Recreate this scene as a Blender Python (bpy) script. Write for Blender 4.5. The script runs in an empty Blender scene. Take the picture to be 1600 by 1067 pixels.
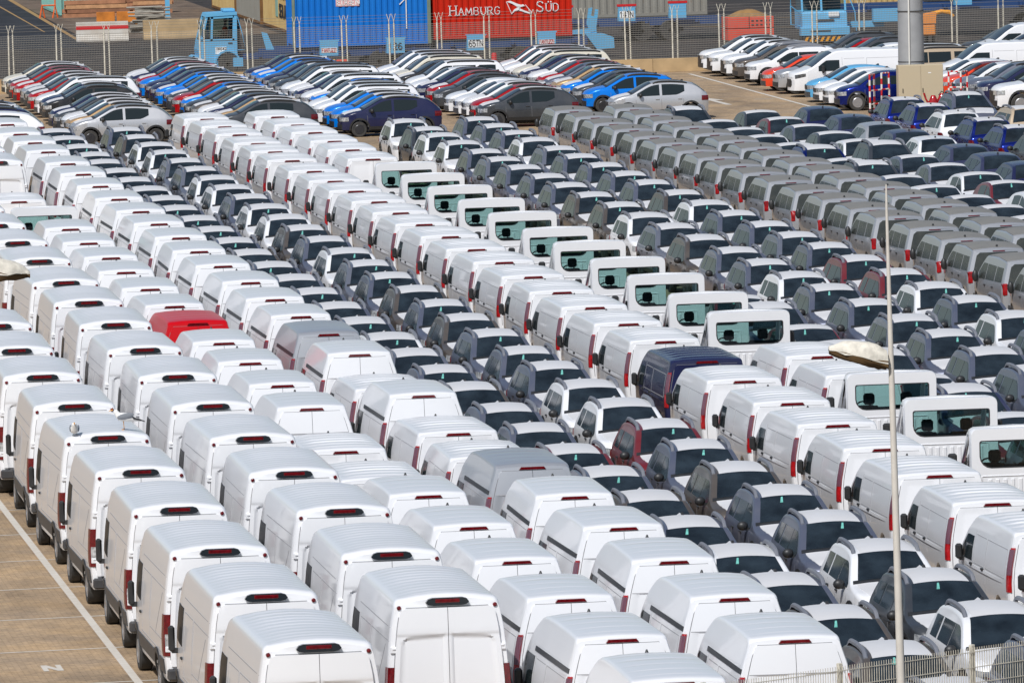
import bpy, bmesh, math, random
from mathutils import Vector, Matrix
random.seed(7)
S = bpy.context.scene
COL = S.collection
R = math.radians

# ------------------------------------------------------------------ camera, sky, sun, exposure
cam_d = bpy.data.cameras.new('camera')
cam = bpy.data.objects.new('camera', cam_d)
COL.objects.link(cam)
cam_d.sensor_width = 36.0
cam_d.lens = 12084.0 / 1600.0 * 36.0
cam_d.clip_start = 1.0
cam_d.clip_end = 6000.0
_r = Vector((0.98943888, -0.14279413, -0.02491081)).normalized()
_f = Vector((0.14029235, 0.98661148, -0.08316156)).normalized()
_u = _r.cross(_f).normalized()
cam.matrix_world = Matrix(((_r.x, _u.x, -_f.x, 0.0), (_r.y, _u.y, -_f.y, 0.0), (_r.z, _u.z, -_f.z, 17.2), (0, 0, 0, 1)))
S.camera = cam

SUN_EL, SUN_AZ = 47.0, 212.0          # azimuth clockwise from +Y: behind the camera, a little to the left
world = bpy.data.worlds.new('World')
S.world = world
world.use_nodes = True
wn = world.node_tree.nodes
sky = wn.new('ShaderNodeTexSky')
sky.sky_type = 'NISHITA'
sky.sun_disc = False
sky.sun_elevation = R(SUN_EL)
sky.sun_rotation = R(SUN_AZ)
sky.altitude = 10
sky.air_density = 1.0
sky.dust_density = 1.6
sky.ozone_density = 1.0
world.node_tree.links.new(sky.outputs[0], wn['Background'].inputs[0])
wn['Background'].inputs[1].default_value = 0.085

sun_d = bpy.data.lights.new('sun', 'SUN')
sun_d.energy = 3.6
sun_d.angle = R(0.53)
sun_d.color = (1.0, 0.992, 0.98)
sun = bpy.data.objects.new('sun', sun_d)
COL.objects.link(sun)
_d = Vector((math.sin(R(SUN_AZ)) * math.cos(R(SUN_EL)), math.cos(R(SUN_AZ)) * math.cos(R(SUN_EL)), math.sin(R(SUN_EL))))
sun.rotation_euler = _d.to_track_quat('Z', 'Y').to_euler()

S.view_settings.view_transform = 'Standard'
S.view_settings.look = 'None'
S.view_settings.gamma = 1.0
S.view_settings.exposure = 0.0
S.view_settings.use_curve_mapping = False
S.render.engine = 'CYCLES'
S.cycles.max_bounces = 6
S.cycles.transparent_max_bounces = 12


# ------------------------------------------------------------------ materials
def lin(r, g, b):
    f = lambda c: (c / 255.0 / 12.92) if c / 255.0 <= 0.04045 else ((c / 255.0 + 0.055) / 1.055) ** 2.4
    return (f(r), f(g), f(b), 1.0)


MATS = {}


def mat(name, col, rough=0.5, metal=0.0, coat=0.0, dust=0.0, dustcol=(0.42, 0.39, 0.34, 1), scale=3.0, spec=0.5,
        var=0.0, bump=0.0):
    if name in MATS:
        return MATS[name]
    m = bpy.data.materials.new(name)
    m.use_nodes = True
    nt = m.node_tree
    p = nt.nodes['Principled BSDF']
    p.inputs['Base Color'].default_value = col
    p.inputs['Roughness'].default_value = rough
    p.inputs['Metallic'].default_value = metal
    p.inputs['Coat Weight'].default_value = coat
    p.inputs['Coat Roughness'].default_value = 0.05
    p.inputs['Specular IOR Level'].default_value = spec
    if dust > 0 or var > 0 or bump > 0:
        tc = nt.nodes.new('ShaderNodeTexCoord')
        nz = nt.nodes.new('ShaderNodeTexNoise')
        nz.inputs['Scale'].default_value = scale
        nz.inputs['Detail'].default_value = 5
        oi = nt.nodes.new('ShaderNodeObjectInfo')
        ad = nt.nodes.new('ShaderNodeVectorMath')
        ad.operation = 'ADD'
        cb = nt.nodes.new('ShaderNodeCombineXYZ')
        ml = nt.nodes.new('ShaderNodeMath')
        ml.operation = 'MULTIPLY'
        ml.inputs[1].default_value = 57.0
        nt.links.new(oi.outputs['Random'], ml.inputs[0])
        nt.links.new(ml.outputs[0], cb.inputs[0])
        nt.links.new(ml.outputs[0], cb.inputs[1])
        nt.links.new(tc.outputs['Object'], ad.inputs[0])
        nt.links.new(cb.outputs[0], ad.inputs[1])
        nt.links.new(ad.outputs[0], nz.inputs['Vector'])
        mr = nt.nodes.new('ShaderNodeMapRange')
        mr.inputs[1].default_value = 0.3
        mr.inputs[2].default_value = 0.75
        nt.links.new(nz.outputs['Fac'], mr.inputs[0])
        if dust > 0:
            mr.inputs[3].default_value = dust * 0.25
            mr.inputs[4].default_value = dust
            mx = nt.nodes.new('ShaderNodeMix')
            mx.data_type = 'RGBA'
            mx.inputs[6].default_value = col
            mx.inputs[7].default_value = dustcol
            nt.links.new(mr.outputs[0], mx.inputs[0])
            nt.links.new(mx.outputs[2], p.inputs['Base Color'])
            mr2 = nt.nodes.new('ShaderNodeMapRange')
            mr2.inputs[3].default_value = rough
            mr2.inputs[4].default_value = min(1.0, rough + dust * 0.8)
            nt.links.new(nz.outputs['Fac'], mr2.inputs[0])
            nt.links.new(mr2.outputs[0], p.inputs['Roughness'])
        elif var > 0:
            mr.inputs[3].default_value = 1.0 - var
            mr.inputs[4].default_value = 1.0 + var
            vm = nt.nodes.new('ShaderNodeVectorMath')
            vm.operation = 'SCALE'
            vm.inputs[0].default_value = col[:3]
            nt.links.new(mr.outputs[0], vm.inputs['Scale'])
            nt.links.new(vm.outputs[0], p.inputs['Base Color'])
        if bump > 0:
            bp = nt.nodes.new('ShaderNodeBump')
            bp.inputs['Strength'].default_value = bump
            bp.inputs['Distance'].default_value = 0.02
            nt.links.new(nz.outputs['Fac'], bp.inputs['Height'])
            nt.links.new(bp.outputs[0], p.inputs['Normal'])
    MATS[name] = m
    return m


def glass_mat(name, tint, mixf=0.12):
    m = bpy.data.materials.new(name)
    m.use_nodes = True
    nt = m.node_tree
    nt.nodes.remove(nt.nodes['Principled BSDF'])
    out = nt.nodes['Material Output']
    tr = nt.nodes.new('ShaderNodeBsdfTransparent')
    tr.inputs[0].default_value = tint
    gl = nt.nodes.new('ShaderNodeBsdfGlossy')
    gl.inputs['Roughness'].default_value = 0.03
    fr = nt.nodes.new('ShaderNodeFresnel')
    fr.inputs[0].default_value = 1.45
    mx = nt.nodes.new('ShaderNodeMixShader')
    nt.links.new(fr.outputs[0], mx.inputs[0])
    nt.links.new(tr.outputs[0], mx.inputs[1])
    nt.links.new(gl.outputs[0], mx.inputs[2])
    nt.links.new(mx.outputs[0], out.inputs['Surface'])
    MATS[name] = m
    return m


def paint(name, rgb, metal=0.0, rough=0.28, coat=0.4, dust=0.12):
    return mat('paint_' + name, lin(*rgb), rough=rough, metal=metal, coat=coat, dust=dust, scale=1.6, spec=0.3)


def settled_dust(m, col, amount=0.8):
    """dry dust that has settled on the level faces of a vehicle"""
    nt = m.node_tree; p = nt.nodes['Principled BSDF']
    src = p.inputs['Base Color'].links[0].from_socket
    ge = nt.nodes.new('ShaderNodeNewGeometry'); sx = nt.nodes.new('ShaderNodeSeparateXYZ')
    mr = nt.nodes.new('ShaderNodeMapRange'); mr.inputs[1].default_value = 0.90; mr.inputs[2].default_value = 0.995; mr.inputs[4].default_value = amount
    nz = nt.nodes.new('ShaderNodeTexNoise'); nz.inputs['Scale'].default_value = 1.7; nz.inputs['Detail'].default_value = 6
    tc = nt.nodes.new('ShaderNodeTexCoord'); mp = nt.nodes.new('ShaderNodeMapping'); mp.inputs['Scale'].default_value = (0.6, 2.2, 1)
    oi = nt.nodes.new('ShaderNodeObjectInfo'); ad = nt.nodes.new('ShaderNodeVectorMath'); ad.operation = 'ADD'
    ml = nt.nodes.new('ShaderNodeVectorMath'); ml.operation = 'SCALE'; ml.inputs[0].default_value = (31, 17, 9)
    nt.links.new(oi.outputs['Random'], ml.inputs['Scale'])
    nt.links.new(tc.outputs['Object'], mp.inputs[0]); nt.links.new(mp.outputs[0], ad.inputs[0]); nt.links.new(ml.outputs[0], ad.inputs[1]); nt.links.new(ad.outputs[0], nz.inputs['Vector'])
    m2 = nt.nodes.new('ShaderNodeMapRange'); m2.inputs[1].default_value = 0.2; m2.inputs[2].default_value = 0.8; m2.inputs[3].default_value = 0.6; m2.inputs[4].default_value = 1.1
    mu = nt.nodes.new('ShaderNodeMath'); mu.operation = 'MULTIPLY'; mu.use_clamp = True
    mx = nt.nodes.new('ShaderNodeMix'); mx.data_type = 'RGBA'; mx.inputs[7].default_value = col
    nt.links.new(ge.outputs['Normal'], sx.inputs[0]); nt.links.new(sx.outputs[2], mr.inputs[0]); nt.links.new(nz.outputs['Fac'], m2.inputs[0])
    nt.links.new(mr.outputs[0], mu.inputs[0]); nt.links.new(m2.outputs[0], mu.inputs[1])
    if p.inputs['Coat Weight'].default_value > 0:
        cw = nt.nodes.new('ShaderNodeMapRange'); cw.inputs[3].default_value = p.inputs['Coat Weight'].default_value; cw.inputs[4].default_value = 0.03
        nt.links.new(mu.outputs[0], cw.inputs[0]); nt.links.new(cw.outputs[0], p.inputs['Coat Weight'])
    nt.links.new(mu.outputs[0], mx.inputs[0]); nt.links.new(src, mx.inputs[6]); nt.links.new(mx.outputs[2], p.inputs['Base Color'])


PAINT = {
    'white': mat('paint_white', (0.80, 0.805, 0.82, 1), rough=0.28, coat=0.5, dust=0.05, scale=1.3),
    'silver': paint('silver', (190, 192, 196), metal=0.55, rough=0.33),
    'dusty silver': paint('dusty_silver', (176, 178, 182), metal=0.45, rough=0.28, coat=0.7, dust=0.08),
    'grey': paint('grey', (88, 95, 116), metal=0.35, rough=0.3, dust=0.16),
    'pale grey': paint('pale_grey', (106, 112, 128), metal=0.35, rough=0.3, dust=0.16),
    'brown': paint('brown', (80, 72, 67), metal=0.3, rough=0.32, dust=0.16),
    'dark grey': paint('dark_grey', (52, 58, 66), metal=0.3, rough=0.3, dust=0.12),
    'black': paint('black', (22, 24, 29), rough=0.22, dust=0.08),
    'navy blue': paint('navy', (16, 24, 66), rough=0.24, dust=0.04),
    'dusty navy': paint('dusty_navy', (30, 38, 74), rough=0.25, dust=0.10),
    'bright blue': paint('bright_blue', (0, 122, 224), metal=0.15, rough=0.26, dust=0.0001, coat=0.25),
    'deep blue': paint('deep_blue', (5, 34, 128), metal=0.75, rough=0.24, dust=0.02),
    'pale blue': paint('pale_blue', (85, 165, 210), rough=0.26, dust=0.05),
    'maroon': paint('maroon', (104, 14, 28), rough=0.28, dust=0.08),
    'red': paint('red', (158, 4, 14), rough=0.25, dust=0.0001, coat=0.25),
    'bright red': paint('bright_red', (196, 0, 12), rough=0.3, dust=0.0001, coat=0.2),
    'tan': paint('tan', (182, 148, 104), metal=0.3, rough=0.32, dust=0.1),
    'beige': paint('beige', (192, 172, 146), metal=0.2, rough=0.32, dust=0.1),
    'cream': paint('cream', (214, 208, 192), rough=0.3, dust=0.1),
    'orange': paint('orange', (222, 62, 22), rough=0.27, dust=0.04),
}
settled_dust(PAINT['white'], (0.56, 0.56, 0.55, 1), 0.22)
FILM = mat('white_protective_film', (0.66, 0.66, 0.67, 1), rough=0.42, dust=0.2, scale=2.0)
DUSTFILM = mat('roof_dust', lin(124, 122, 117), rough=0.55, metal=0.15, dust=0.22, scale=2.2)
GLASS = mat('dark_glass', (0.017, 0.025, 0.032, 1), rough=0.06, spec=0.5, var=0.5, scale=2.4)
SIDEGLASS = mat('side_glass', (0.016, 0.024, 0.027, 1), rough=0.08, spec=0.3)
DUSTGLASS = mat('dusty_glass', lin(38, 44, 42), rough=0.09, dust=0.4, dustcol=lin(84, 84, 76))
BLACKTRIM = mat('black_trim', (0.018, 0.019, 0.021, 1), rough=0.45, dust=0.03, scale=4)
GREYTRIM = mat('grey_trim', lin(118, 122, 132), rough=0.42, metal=0.2, dust=0.2)
DARKTRIM = mat('dark_grey_trim', lin(46, 47, 51), rough=0.45, dust=0.10, scale=4)
SEAM = mat('seam_gap', (0.16, 0.16, 0.17, 1), rough=0.8)
REDLENS = mat('red_lens', (0.13, 0.004, 0.007, 1), rough=0.15, coat=0.4, var=0.4, scale=20)
BRIGHTRED = mat('bright_red_lens', (0.36, 0.008, 0.010, 1), rough=0.14, coat=0.6, var=0.4, scale=9)
PINKLENS = mat('pale_pink_lens', (0.15, 0.06, 0.085, 1), rough=0.12, coat=0.6)
CLEARLENS = mat('clear_lens', (0.52, 0.54, 0.56, 1), rough=0.12, metal=0.4, coat=0.5, var=0.6, scale=14)
TYRE = mat('tyre_rubber', (0.016, 0.016, 0.017, 1), rough=0.8, dust=0.12, scale=6)
STEEL = mat('wheel_steel', (0.42, 0.42, 0.43, 1), rough=0.35, metal=0.7)
DARKRIM = mat('dark_rim', (0.05, 0.05, 0.055, 1), rough=0.35, metal=0.5)
TAG = mat('turquoise_card', lin(112, 186, 174), rough=0.5, var=0.3, scale=12)
TAGW = mat('pale_card', lin(206, 236, 228), rough=0.5)
SEATM = mat('dark_upholstery', (0.02, 0.021, 0.024, 1), rough=0.85)
CABGLASS = glass_mat('tinted_cab_glass', (0.52, 0.69, 0.675, 1))
CHASSIS = mat('chassis_black', (0.012, 0.012, 0.013, 1), rough=0.7)


# ------------------------------------------------------------------ mesh builder
class MB:
    def __init__(s):
        s.v = []; s.f = []; s.m = []

    def add(s, vs, fs, mi=0):
        o = len(s.v)
        s.v += [tuple(p) for p in vs]
        for f in fs:
            s.f.append([i + o for i in f]); s.m.append(mi)
        return s

    def box(s, x0, x1, y0, y1, z0, z1, mi=0, bev=0.0):
        if bev <= 0:
            vs = [(x, y, z) for z in (z0, z1) for y in (y0, y1) for x in (x0, x1)]
            return s.add(vs, [(0, 2, 3, 1), (4, 5, 7, 6), (0, 1, 5, 4), (2, 6, 7, 3), (0, 4, 6, 2), (1, 3, 7, 5)], mi)
        b = bev
        prof = [(x0 + b, y0), (x1 - b, y0), (x1, y0 + b), (x1, y1 - b), (x1 - b, y1), (x0 + b, y1), (x0, y1 - b), (x0, y0 + b)]
        inn = [(x0 + b, y0 + b), (x1 - b, y0 + b), (x1 - b, y0 + b), (x1 - b, y1 - b), (x1 - b, y1 - b), (x0 + b, y1 - b), (x0 + b, y1 - b), (x0 + b, y0 + b)]
        vs = [(a, c, z0) for a, c in inn] + [(a, c, z0 + b) for a, c in prof] + [(a, c, z1 - b) for a, c in prof] + [(a, c, z1) for a, c in inn]
        fs = []
        for k in range(3):
            for i in range(8):
                j = (i + 1) % 8
                fs.append((k * 8 + i, k * 8 + j, k * 8 + 8 + j, k * 8 + 8 + i))
        fs += [tuple(range(7, -1, -1)), tuple(range(24, 32))]
        return s.add(vs, fs, mi)

    def prism(s, pts, axis, a0, a1, mi=0):
        """polygon pts in the plane normal to axis (0: y,z  1: x,z  2: x,y), extruded a0..a1"""
        n = len(pts)
        mk = {0: lambda p, a: (a, p[0], p[1]), 1: lambda p, a: (p[0], a, p[1]), 2: lambda p, a: (p[0], p[1], a)}[axis]
        vs = [mk(p, a0) for p in pts] + [mk(p, a1) for p in pts]
        fs = [tuple(range(n)), tuple(range(2 * n - 1, n - 1, -1))] + [(i, i + n, (i + 1) % n + n, (i + 1) % n) for i in range(n)]
        return s.add(vs, fs, mi)

    def tube(s, path, rad, n=6, mi=0, cap=True):
        vs = []; fs = []
        P = [Vector(p) for p in path]
        up = Vector((0, 0, 1))
        rads = rad if isinstance(rad, (list, tuple)) else [rad] * len(P)
        for i, p in enumerate(P):
            t = (P[min(i + 1, len(P) - 1)] - P[max(i - 1, 0)]).normalized()
            a = t.cross(up)
            if a.length < 1e-3:
                a = t.cross(Vector((1, 0, 0)))
            a.normalize()
            b = a.cross(t)
            for k in range(n):
                an = 2 * math.pi * k / n
                vs.append(p + (a * math.cos(an) + b * math.sin(an)) * rads[i])
        for i in range(len(P) - 1):
            for k in range(n):
                fs.append((i * n + k, i * n + (k + 1) % n, (i + 1) * n + (k + 1) % n, (i + 1) * n + k))
        if cap:
            fs += [tuple(range(n - 1, -1, -1)), tuple(range((len(P) - 1) * n, len(P) * n))]
        return s.add(vs, fs, mi)

    def lathe(s, prof, c, axis=0, n=20, mi=0):
        """prof: (radius, along) pairs turned round an axis through c"""
        vs = []; fs = []
        for r, a in prof:
            for k in range(n):
                t = 2 * math.pi * k / n
                if axis == 0:
                    vs.append((c[0] + a, c[1] + r * math.cos(t), c[2] + r * math.sin(t)))
                elif axis == 1:
                    vs.append((c[0] + r * math.cos(t), c[1] + a, c[2] + r * math.sin(t)))
                else:
                    vs.append((c[0] + r * math.cos(t), c[1] + r * math.sin(t), c[2] + a))
        for i in range(len(prof) - 1):
            for k in range(n):
                fs.append((i * n + k, i * n + (k + 1) % n, (i + 1) * n + (k + 1) % n, (i + 1) * n + k))
        fs += [tuple(range(n - 1, -1, -1)), tuple(range((len(prof) - 1) * n, len(prof) * n))]
        return s.add(vs, fs, mi)

    def ball(s, c, r, n=10, mi=0):
        rx, ry, rz = r if isinstance(r, (tuple, list)) else (r, r, r)
        vs = []; fs = []
        m = max(4, n // 2)
        for i in range(1, m):
            a = math.pi * i / m
            for k in range(n):
                t = 2 * math.pi * k / n
                vs.append((c[0] + rx * math.sin(a) * math.cos(t), c[1] + ry * math.sin(a) * math.sin(t), c[2] + rz * math.cos(a)))
        vs += [(c[0], c[1], c[2] + rz), (c[0], c[1], c[2] - rz)]
        for i in range(m - 2):
            for k in range(n):
                fs.append((i * n + k, (i + 1) * n + k, (i + 1) * n + (k + 1) % n, i * n + (k + 1) % n))
        T = len(vs) - 2
        for k in range(n):
            fs.append((T, k, (k + 1) % n)); fs.append((T + 1, (m - 2) * n + (k + 1) % n, (m - 2) * n + k))
        return s.add(vs, fs, mi)

    def grid(s, fn, nu, nv, off, depth, mi=0):
        """panel following fn(u,v,off), with a skirt that goes down by depth"""
        vs = [fn(i / nu, j / nv, off) for j in range(nv + 1) for i in range(nu + 1)]
        W = nu + 1
        fs = [(j * W + i, j * W + i + 1, (j + 1) * W + i + 1, (j + 1) * W + i) for j in range(nv) for i in range(nu)]
        ring = [i for i in range(nu + 1)] + [j * W + nu for j in range(1, nv + 1)] + [nv * W + i for i in range(nu - 1, -1, -1)] + [j * W for j in range(nv - 1, 0, -1)]
        uv = [(i / nu, j / nv) for j in range(nv + 1) for i in range(nu + 1)]
        o = len(vs)
        for q in ring:
            vs.append(fn(uv[q][0], uv[q][1], off - depth))
        n = len(ring)
        for k in range(n):
            fs.append((ring[k], o + k, o + (k + 1) % n, ring[(k + 1) % n]))
        return s.add(vs, fs, mi)

    def mesh(s, name, mats, angle=34):
        me = bpy.data.meshes.new(name)
        me.from_pydata(s.v, [], s.f)
        for m in mats:
            me.materials.append(m)
        if len(mats) > 1:
            me.polygons.foreach_set('material_index', s.m)
        bm = bmesh.new(); bm.from_mesh(me)
        bmesh.ops.recalc_face_normals(bm, faces=bm.faces)
        bm.to_mesh(me); bm.free()
        if angle:
            me.shade_smooth()
            me.set_sharp_from_angle(angle=R(angle))
        me.update()
        return me


def link(name, me, parent=None, loc=None, rot=None):
    o = bpy.data.objects.new(name, me)
    COL.objects.link(o)
    if parent: o.parent = parent
    if loc: o.location = loc
    if rot: o.rotation_euler = rot
    return o


def obj(name, mb, mats, parent=None, angle=34, loc=None, rot=None):
    if not isinstance(mats, (list, tuple)): mats = [mats]
    return link(name, mb.mesh(name, mats, angle), parent, loc, rot)


def tag(o, label, cat, group=None, kind=None):
    o['label'] = label; o['category'] = cat
    if group: o['group'] = group
    if kind: o['kind'] = kind
    return o


def thing(name, label, cat, loc=(0, 0, 0), rz=0.0, group=None):
    o = bpy.data.objects.new(name, None)
    o.empty_display_size = 0.2
    COL.objects.link(o)
    o.location = loc; o.rotation_euler = (0, 0, rz)
    return tag(o, label, cat, group)


def structure(name, mb, m, angle=0):
    o = obj(name, mb, m, None, angle)
    o['kind'] = 'structure'
    return o


def pw(*pts):
    xs = [p[0] for p in pts]; vs = [p[1] for p in pts]

    def f(x):
        if x <= xs[0]: return vs[0]
        for i in range(1, len(xs)):
            if x <= xs[i]:
                return vs[i - 1] + (vs[i] - vs[i - 1]) * (x - xs[i - 1]) / (xs[i] - xs[i - 1])
        return vs[-1]
    f.xs = xs
    return f


def sm(pts, n=4):
    """smoothed polyline (Catmull-Rom on the values) as a pw"""
    out = []
    for i in range(len(pts) - 1):
        p0 = pts[max(i - 1, 0)]; p1 = pts[i]; p2 = pts[i + 1]; p3 = pts[min(i + 2, len(pts) - 1)]
        dx = p2[0] - p1[0]
        s1 = (p2[1] - p0[1]) / max(1e-6, p2[0] - p0[0]) if i > 0 else (p2[1] - p1[1]) / dx
        s2 = (p3[1] - p1[1]) / max(1e-6, p3[0] - p1[0]) if i < len(pts) - 2 else (p2[1] - p1[1]) / dx
        for k in range(n):
            t = k / n
            h = (2 * t ** 3 - 3 * t ** 2 + 1) * p1[1] + (t ** 3 - 2 * t ** 2 + t) * dx * s1 + (-2 * t ** 3 + 3 * t ** 2) * p2[1] + (t ** 3 - t ** 2) * dx * s2
            out.append((p1[0] + dx * t, h))
    out.append(pts[-1])
    return pw(*out)


# ------------------------------------------------------------------ vehicle bodies
class Body:
    """car or van shell: height profile, width by height, plan taper, rounded roof edge, cut wheel arches"""

    def __init__(s, L, zt, W, plan, r=0.1, crown=0.05, zb=0.3, wheels=(), wr=0.33, arch=0.40, lean=None, bow_r=0.04, bow_f=0.1, relief=None, step=0.14):
        s.L = L; s.zt = zt; s.W = W; s.plan = plan; s.r = r; s.crown = crown; s.zb0 = zb
        s.wheels = wheels; s.wr = wr; s.arch = arch; s.lean = lean or (lambda z: 0.0); s.bow_r = bow_r; s.bow_f = bow_f
        s.relief = relief or (lambda y, t: 0.0); s.step = step

    def zb(s, y):
        z = s.zb0
        for yw in s.wheels:
            d = abs(y - yw)
            if d < s.arch:
                z = max(z, s.wr + math.sqrt(max(0.0, s.arch ** 2 - d * d)))
        return z

    def rr(s, y):
        return min(s.r, (s.zt(y) - s.zb0) * 0.4)

    def xc(s, y):
        r = s.rr(y)
        return s.W(s.zt(y) - r) * s.plan(y) - r

    def D(s, x, y, z):
        h = s.L / 2
        k = max(0.0, min(1.0, (-h + 1.0 - y) / 1.0))
        g = max(0.0, min(1.0, (y - h + 0.9) / 0.9))
        k2 = k * k; g2 = g * g
        return (x, y + k * s.lean(z) + k2 * s.bow_r * x * x - g2 * s.bow_f * x * x, z)

    def side(s, sd, y, z, off=0.0):
        return s.D(sd * (s.W(z) * s.plan(y) + off), y, z)

    def top(s, t, y, off=0.0):
        xc = s.xc(y)
        return s.D(t * xc, y, s.zt(y) + s.crown * (1 - t * t) + s.relief(y, t) + off)

    def rear(s, x, z, off=0.0):
        return s.D(x, -s.L / 2 - off, z)

    def front(s, x, z, off=0.0):
        return s.D(x, s.L / 2 + off, z)

    def stations(s):
        h = s.L / 2
        ys = {-h, h}
        for q in getattr(s.relief, 'ys', ()): ys.add(q)
        n = int(s.L / s.step)
        for i in range(n + 1): ys.add(-h + s.L * i / n)
        for f in (s.zt, s.plan):
            for x in f.xs:
                if -h < x < h: ys.add(x)
        for yw in s.wheels:
            for k in (1.0, 0.999, 0.93, 0.75, 0.4, 0.0, -0.4, -0.75, -0.93, -0.999, -1.0):
                ys.add(yw + s.arch * k)
        ys = sorted(ys)
        out = [ys[0]]
        for y in ys[1:]:
            if y - out[-1] > (2e-4 if s.zb(y) != s.zb(out[-1]) else 4e-3): out.append(y)
        return out

    def build(s):
        lev = s.W.xs
        nl = len(lev)
        arcs = [R(a) for a in (22.5, 45, 67.5)]
        T = (1.0, 0.66, 0.33, 0.0)
        mb = MB()
        ys = s.stations()
        rings = []
        for y in ys:
            zb = s.zb(y); zt = s.zt(y); r = s.rr(y); top = zt - r
            zb = min(zb, top - 0.05)
            half = [(s.W(zb) * s.plan(y), zb)]
            for i, l in enumerate(lev):
                z = min(max(l, zb + 0.0006 * (i + 1)), top - 0.0006 * (nl - i))
                half.append((s.W(z) * s.plan(y), z))
            xe = s.W(top) * s.plan(y)
            half.append((xe, top))
            for a in arcs:
                half.append((xe - r + r * math.cos(a), top + r * math.sin(a)))
            xc = xe - r
            ring = [s.D(-x, y, z) for x, z in half]
            for t in T: ring.append(s.D(-t * xc, y, zt + s.crown * (1 - t * t) + s.relief(y, t)))
            for t in T[::-1][1:]: ring.append(s.D(t * xc, y, zt + s.crown * (1 - t * t) + s.relief(y, t)))
            ring += [s.D(x, y, z) for x, z in half[::-1]]
            rings.append(ring)
        n = len(rings[0])
        vs = [p for rg in rings for p in rg]
        fs = []
        for i in range(len(rings) - 1):
            for k in range(n):
                kk = (k + 1) % n
                fs.append((i * n + k, i * n + kk, (i + 1) * n + kk, (i + 1) * n + k))
        nh = nl + 2 + len(arcs)
        mb.add(vs, fs)
        # end caps as grids across the width
        for e in (0, len(rings) - 1):
            base = e * n
            cols = (-1, -0.6, -0.2, 0.2, 0.6, 1)
            y = ys[e]
            ids = []
            for i in range(nh):
                l = base + i; rg = base + n - 1 - i
                row = [l]
                pl = rings[e][i]
                for c in cols[1:-1]:
                    row.append(len(mb.v)); mb.v.append(s.D(c * abs(pl[0]), y, pl[2]))
                row.append(rg)
                ids.append(row)
            for i in range(nh - 1):
                for k in range(5):
                    mb.f.append([ids[i][k], ids[i][k + 1], ids[i + 1][k + 1], ids[i + 1][k]]); mb.m.append(0)
            mb.f.append(ids[-1] + [base + n - 1 - nh - j for j in range(n - 2 * nh)]); mb.m.append(0)
        return mb


rv = random.Random(5)


class Proto:
    """a vehicle kind: parts that copies share"""

    def __init__(s, name, cat): s.name = name; s.cat = cat; s.parts = []

    def part(s, name, mb, m, parent=None, angle=34, label=None):
        """m: a material, a list of them, or 'paint' / 'film' (set per copy)"""
        per = m if isinstance(m, str) else None
        mats = [None] if per else (m if isinstance(m, (list, tuple)) else [m])
        s.parts.append(dict(name=name, me=mb.mesh(s.name + '_' + name, mats, angle), per=per, parent=parent, label=label))
        return len(s.parts) - 1

    def spawn(s, loc, rz, label, group, colour, skip=(), cat=None):
        root = thing(s.name, label, cat or s.cat, loc, rz, group)
        made = {}
        for i, p in enumerate(s.parts):
            if p['name'] in skip or (p['parent'] is not None and p['parent'] not in made): continue
            o = link(p['name'], p['me'], made[p['parent']] if p['parent'] is not None else root)
            if p['per']:
                o.material_slots[0].link = 'OBJECT'
                o.material_slots[0].material = PAINT[colour] if p['per'] == 'paint' else FILM
            if p['name'] == 'hanging_card':
                if rv.random() < 0.42:
                    bpy.data.objects.remove(o); continue
                o.location.x = rv.uniform(-0.22, 0.1)
            made[i] = o
        return root


def top_patch(B, y0, y1, t, off, depth, nu=8, nv=8, wav=0.0, seed=0, trim=None):
    rnd = random.Random(seed)
    wob = [rnd.uniform(-1, 1) for _ in range(40)]
    mb = MB()

    def fn(u, v, o):
        y = y0 + (y1 - y0) * v
        tt = (2 * u - 1) * t
        if wav:
            e = abs(2 * u - 1) ** 6
            tt += (1 if u > 0.5 else -1) * e * wav * wob[int(v * 12) % 40]
            e2 = abs(2 * v - 1) ** 8
            y += e2 * wav * 0.6 * wob[int(u * 12 + 20) % 40]
        if trim: tt *= trim(v)
        return B.top(tt, y, o)
    return mb.grid(fn, nu, nv, off, depth)


def side_patch(B, sd, y0, y1, zl, zh, off=0.006, depth=0.02, nu=8, nv=4, mb=None):
    zl_ = zl if callable(zl) else (lambda y: zl)
    zh_ = zh if callable(zh) else (lambda y: zh)
    mb = mb or MB()

    def fn(u, v, o):
        y = y0 + (y1 - y0) * u
        a, b = zl_(y), max(zl_(y) + 0.01, zh_(y))
        return B.side(sd, y, a + (b - a) * v, o)
    return mb.grid(fn, nu, nv, off, depth)


def end_patch(B, which, xl, xr, z0, z1, off=0.012, depth=0.03, nu=5, nv=8, relief=None, rad=0.0, mb=None):
    f = B.rear if which == 'rear' else B.front
    xl_ = xl if callable(xl) else (lambda z: xl)
    xr_ = xr if callable(xr) else (lambda z: xr)
    mb = mb or MB()

    def fn(u, v, o):
        z = z0 + (z1 - z0) * v
        a, b = xl_(z), xr_(z)
        x = a + (b - a) * u
        if rad:
            d = min(z - z0, z1 - z)
            if d < rad:
                ins = rad - math.sqrt(max(0, rad * rad - (rad - d) ** 2))
                x = a + ins + (b - a - 2 * ins) * u
        return f(x, z, o + (relief(x, z) if relief else 0.0))
    return mb.grid(fn, nu, nv, off, depth)


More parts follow.
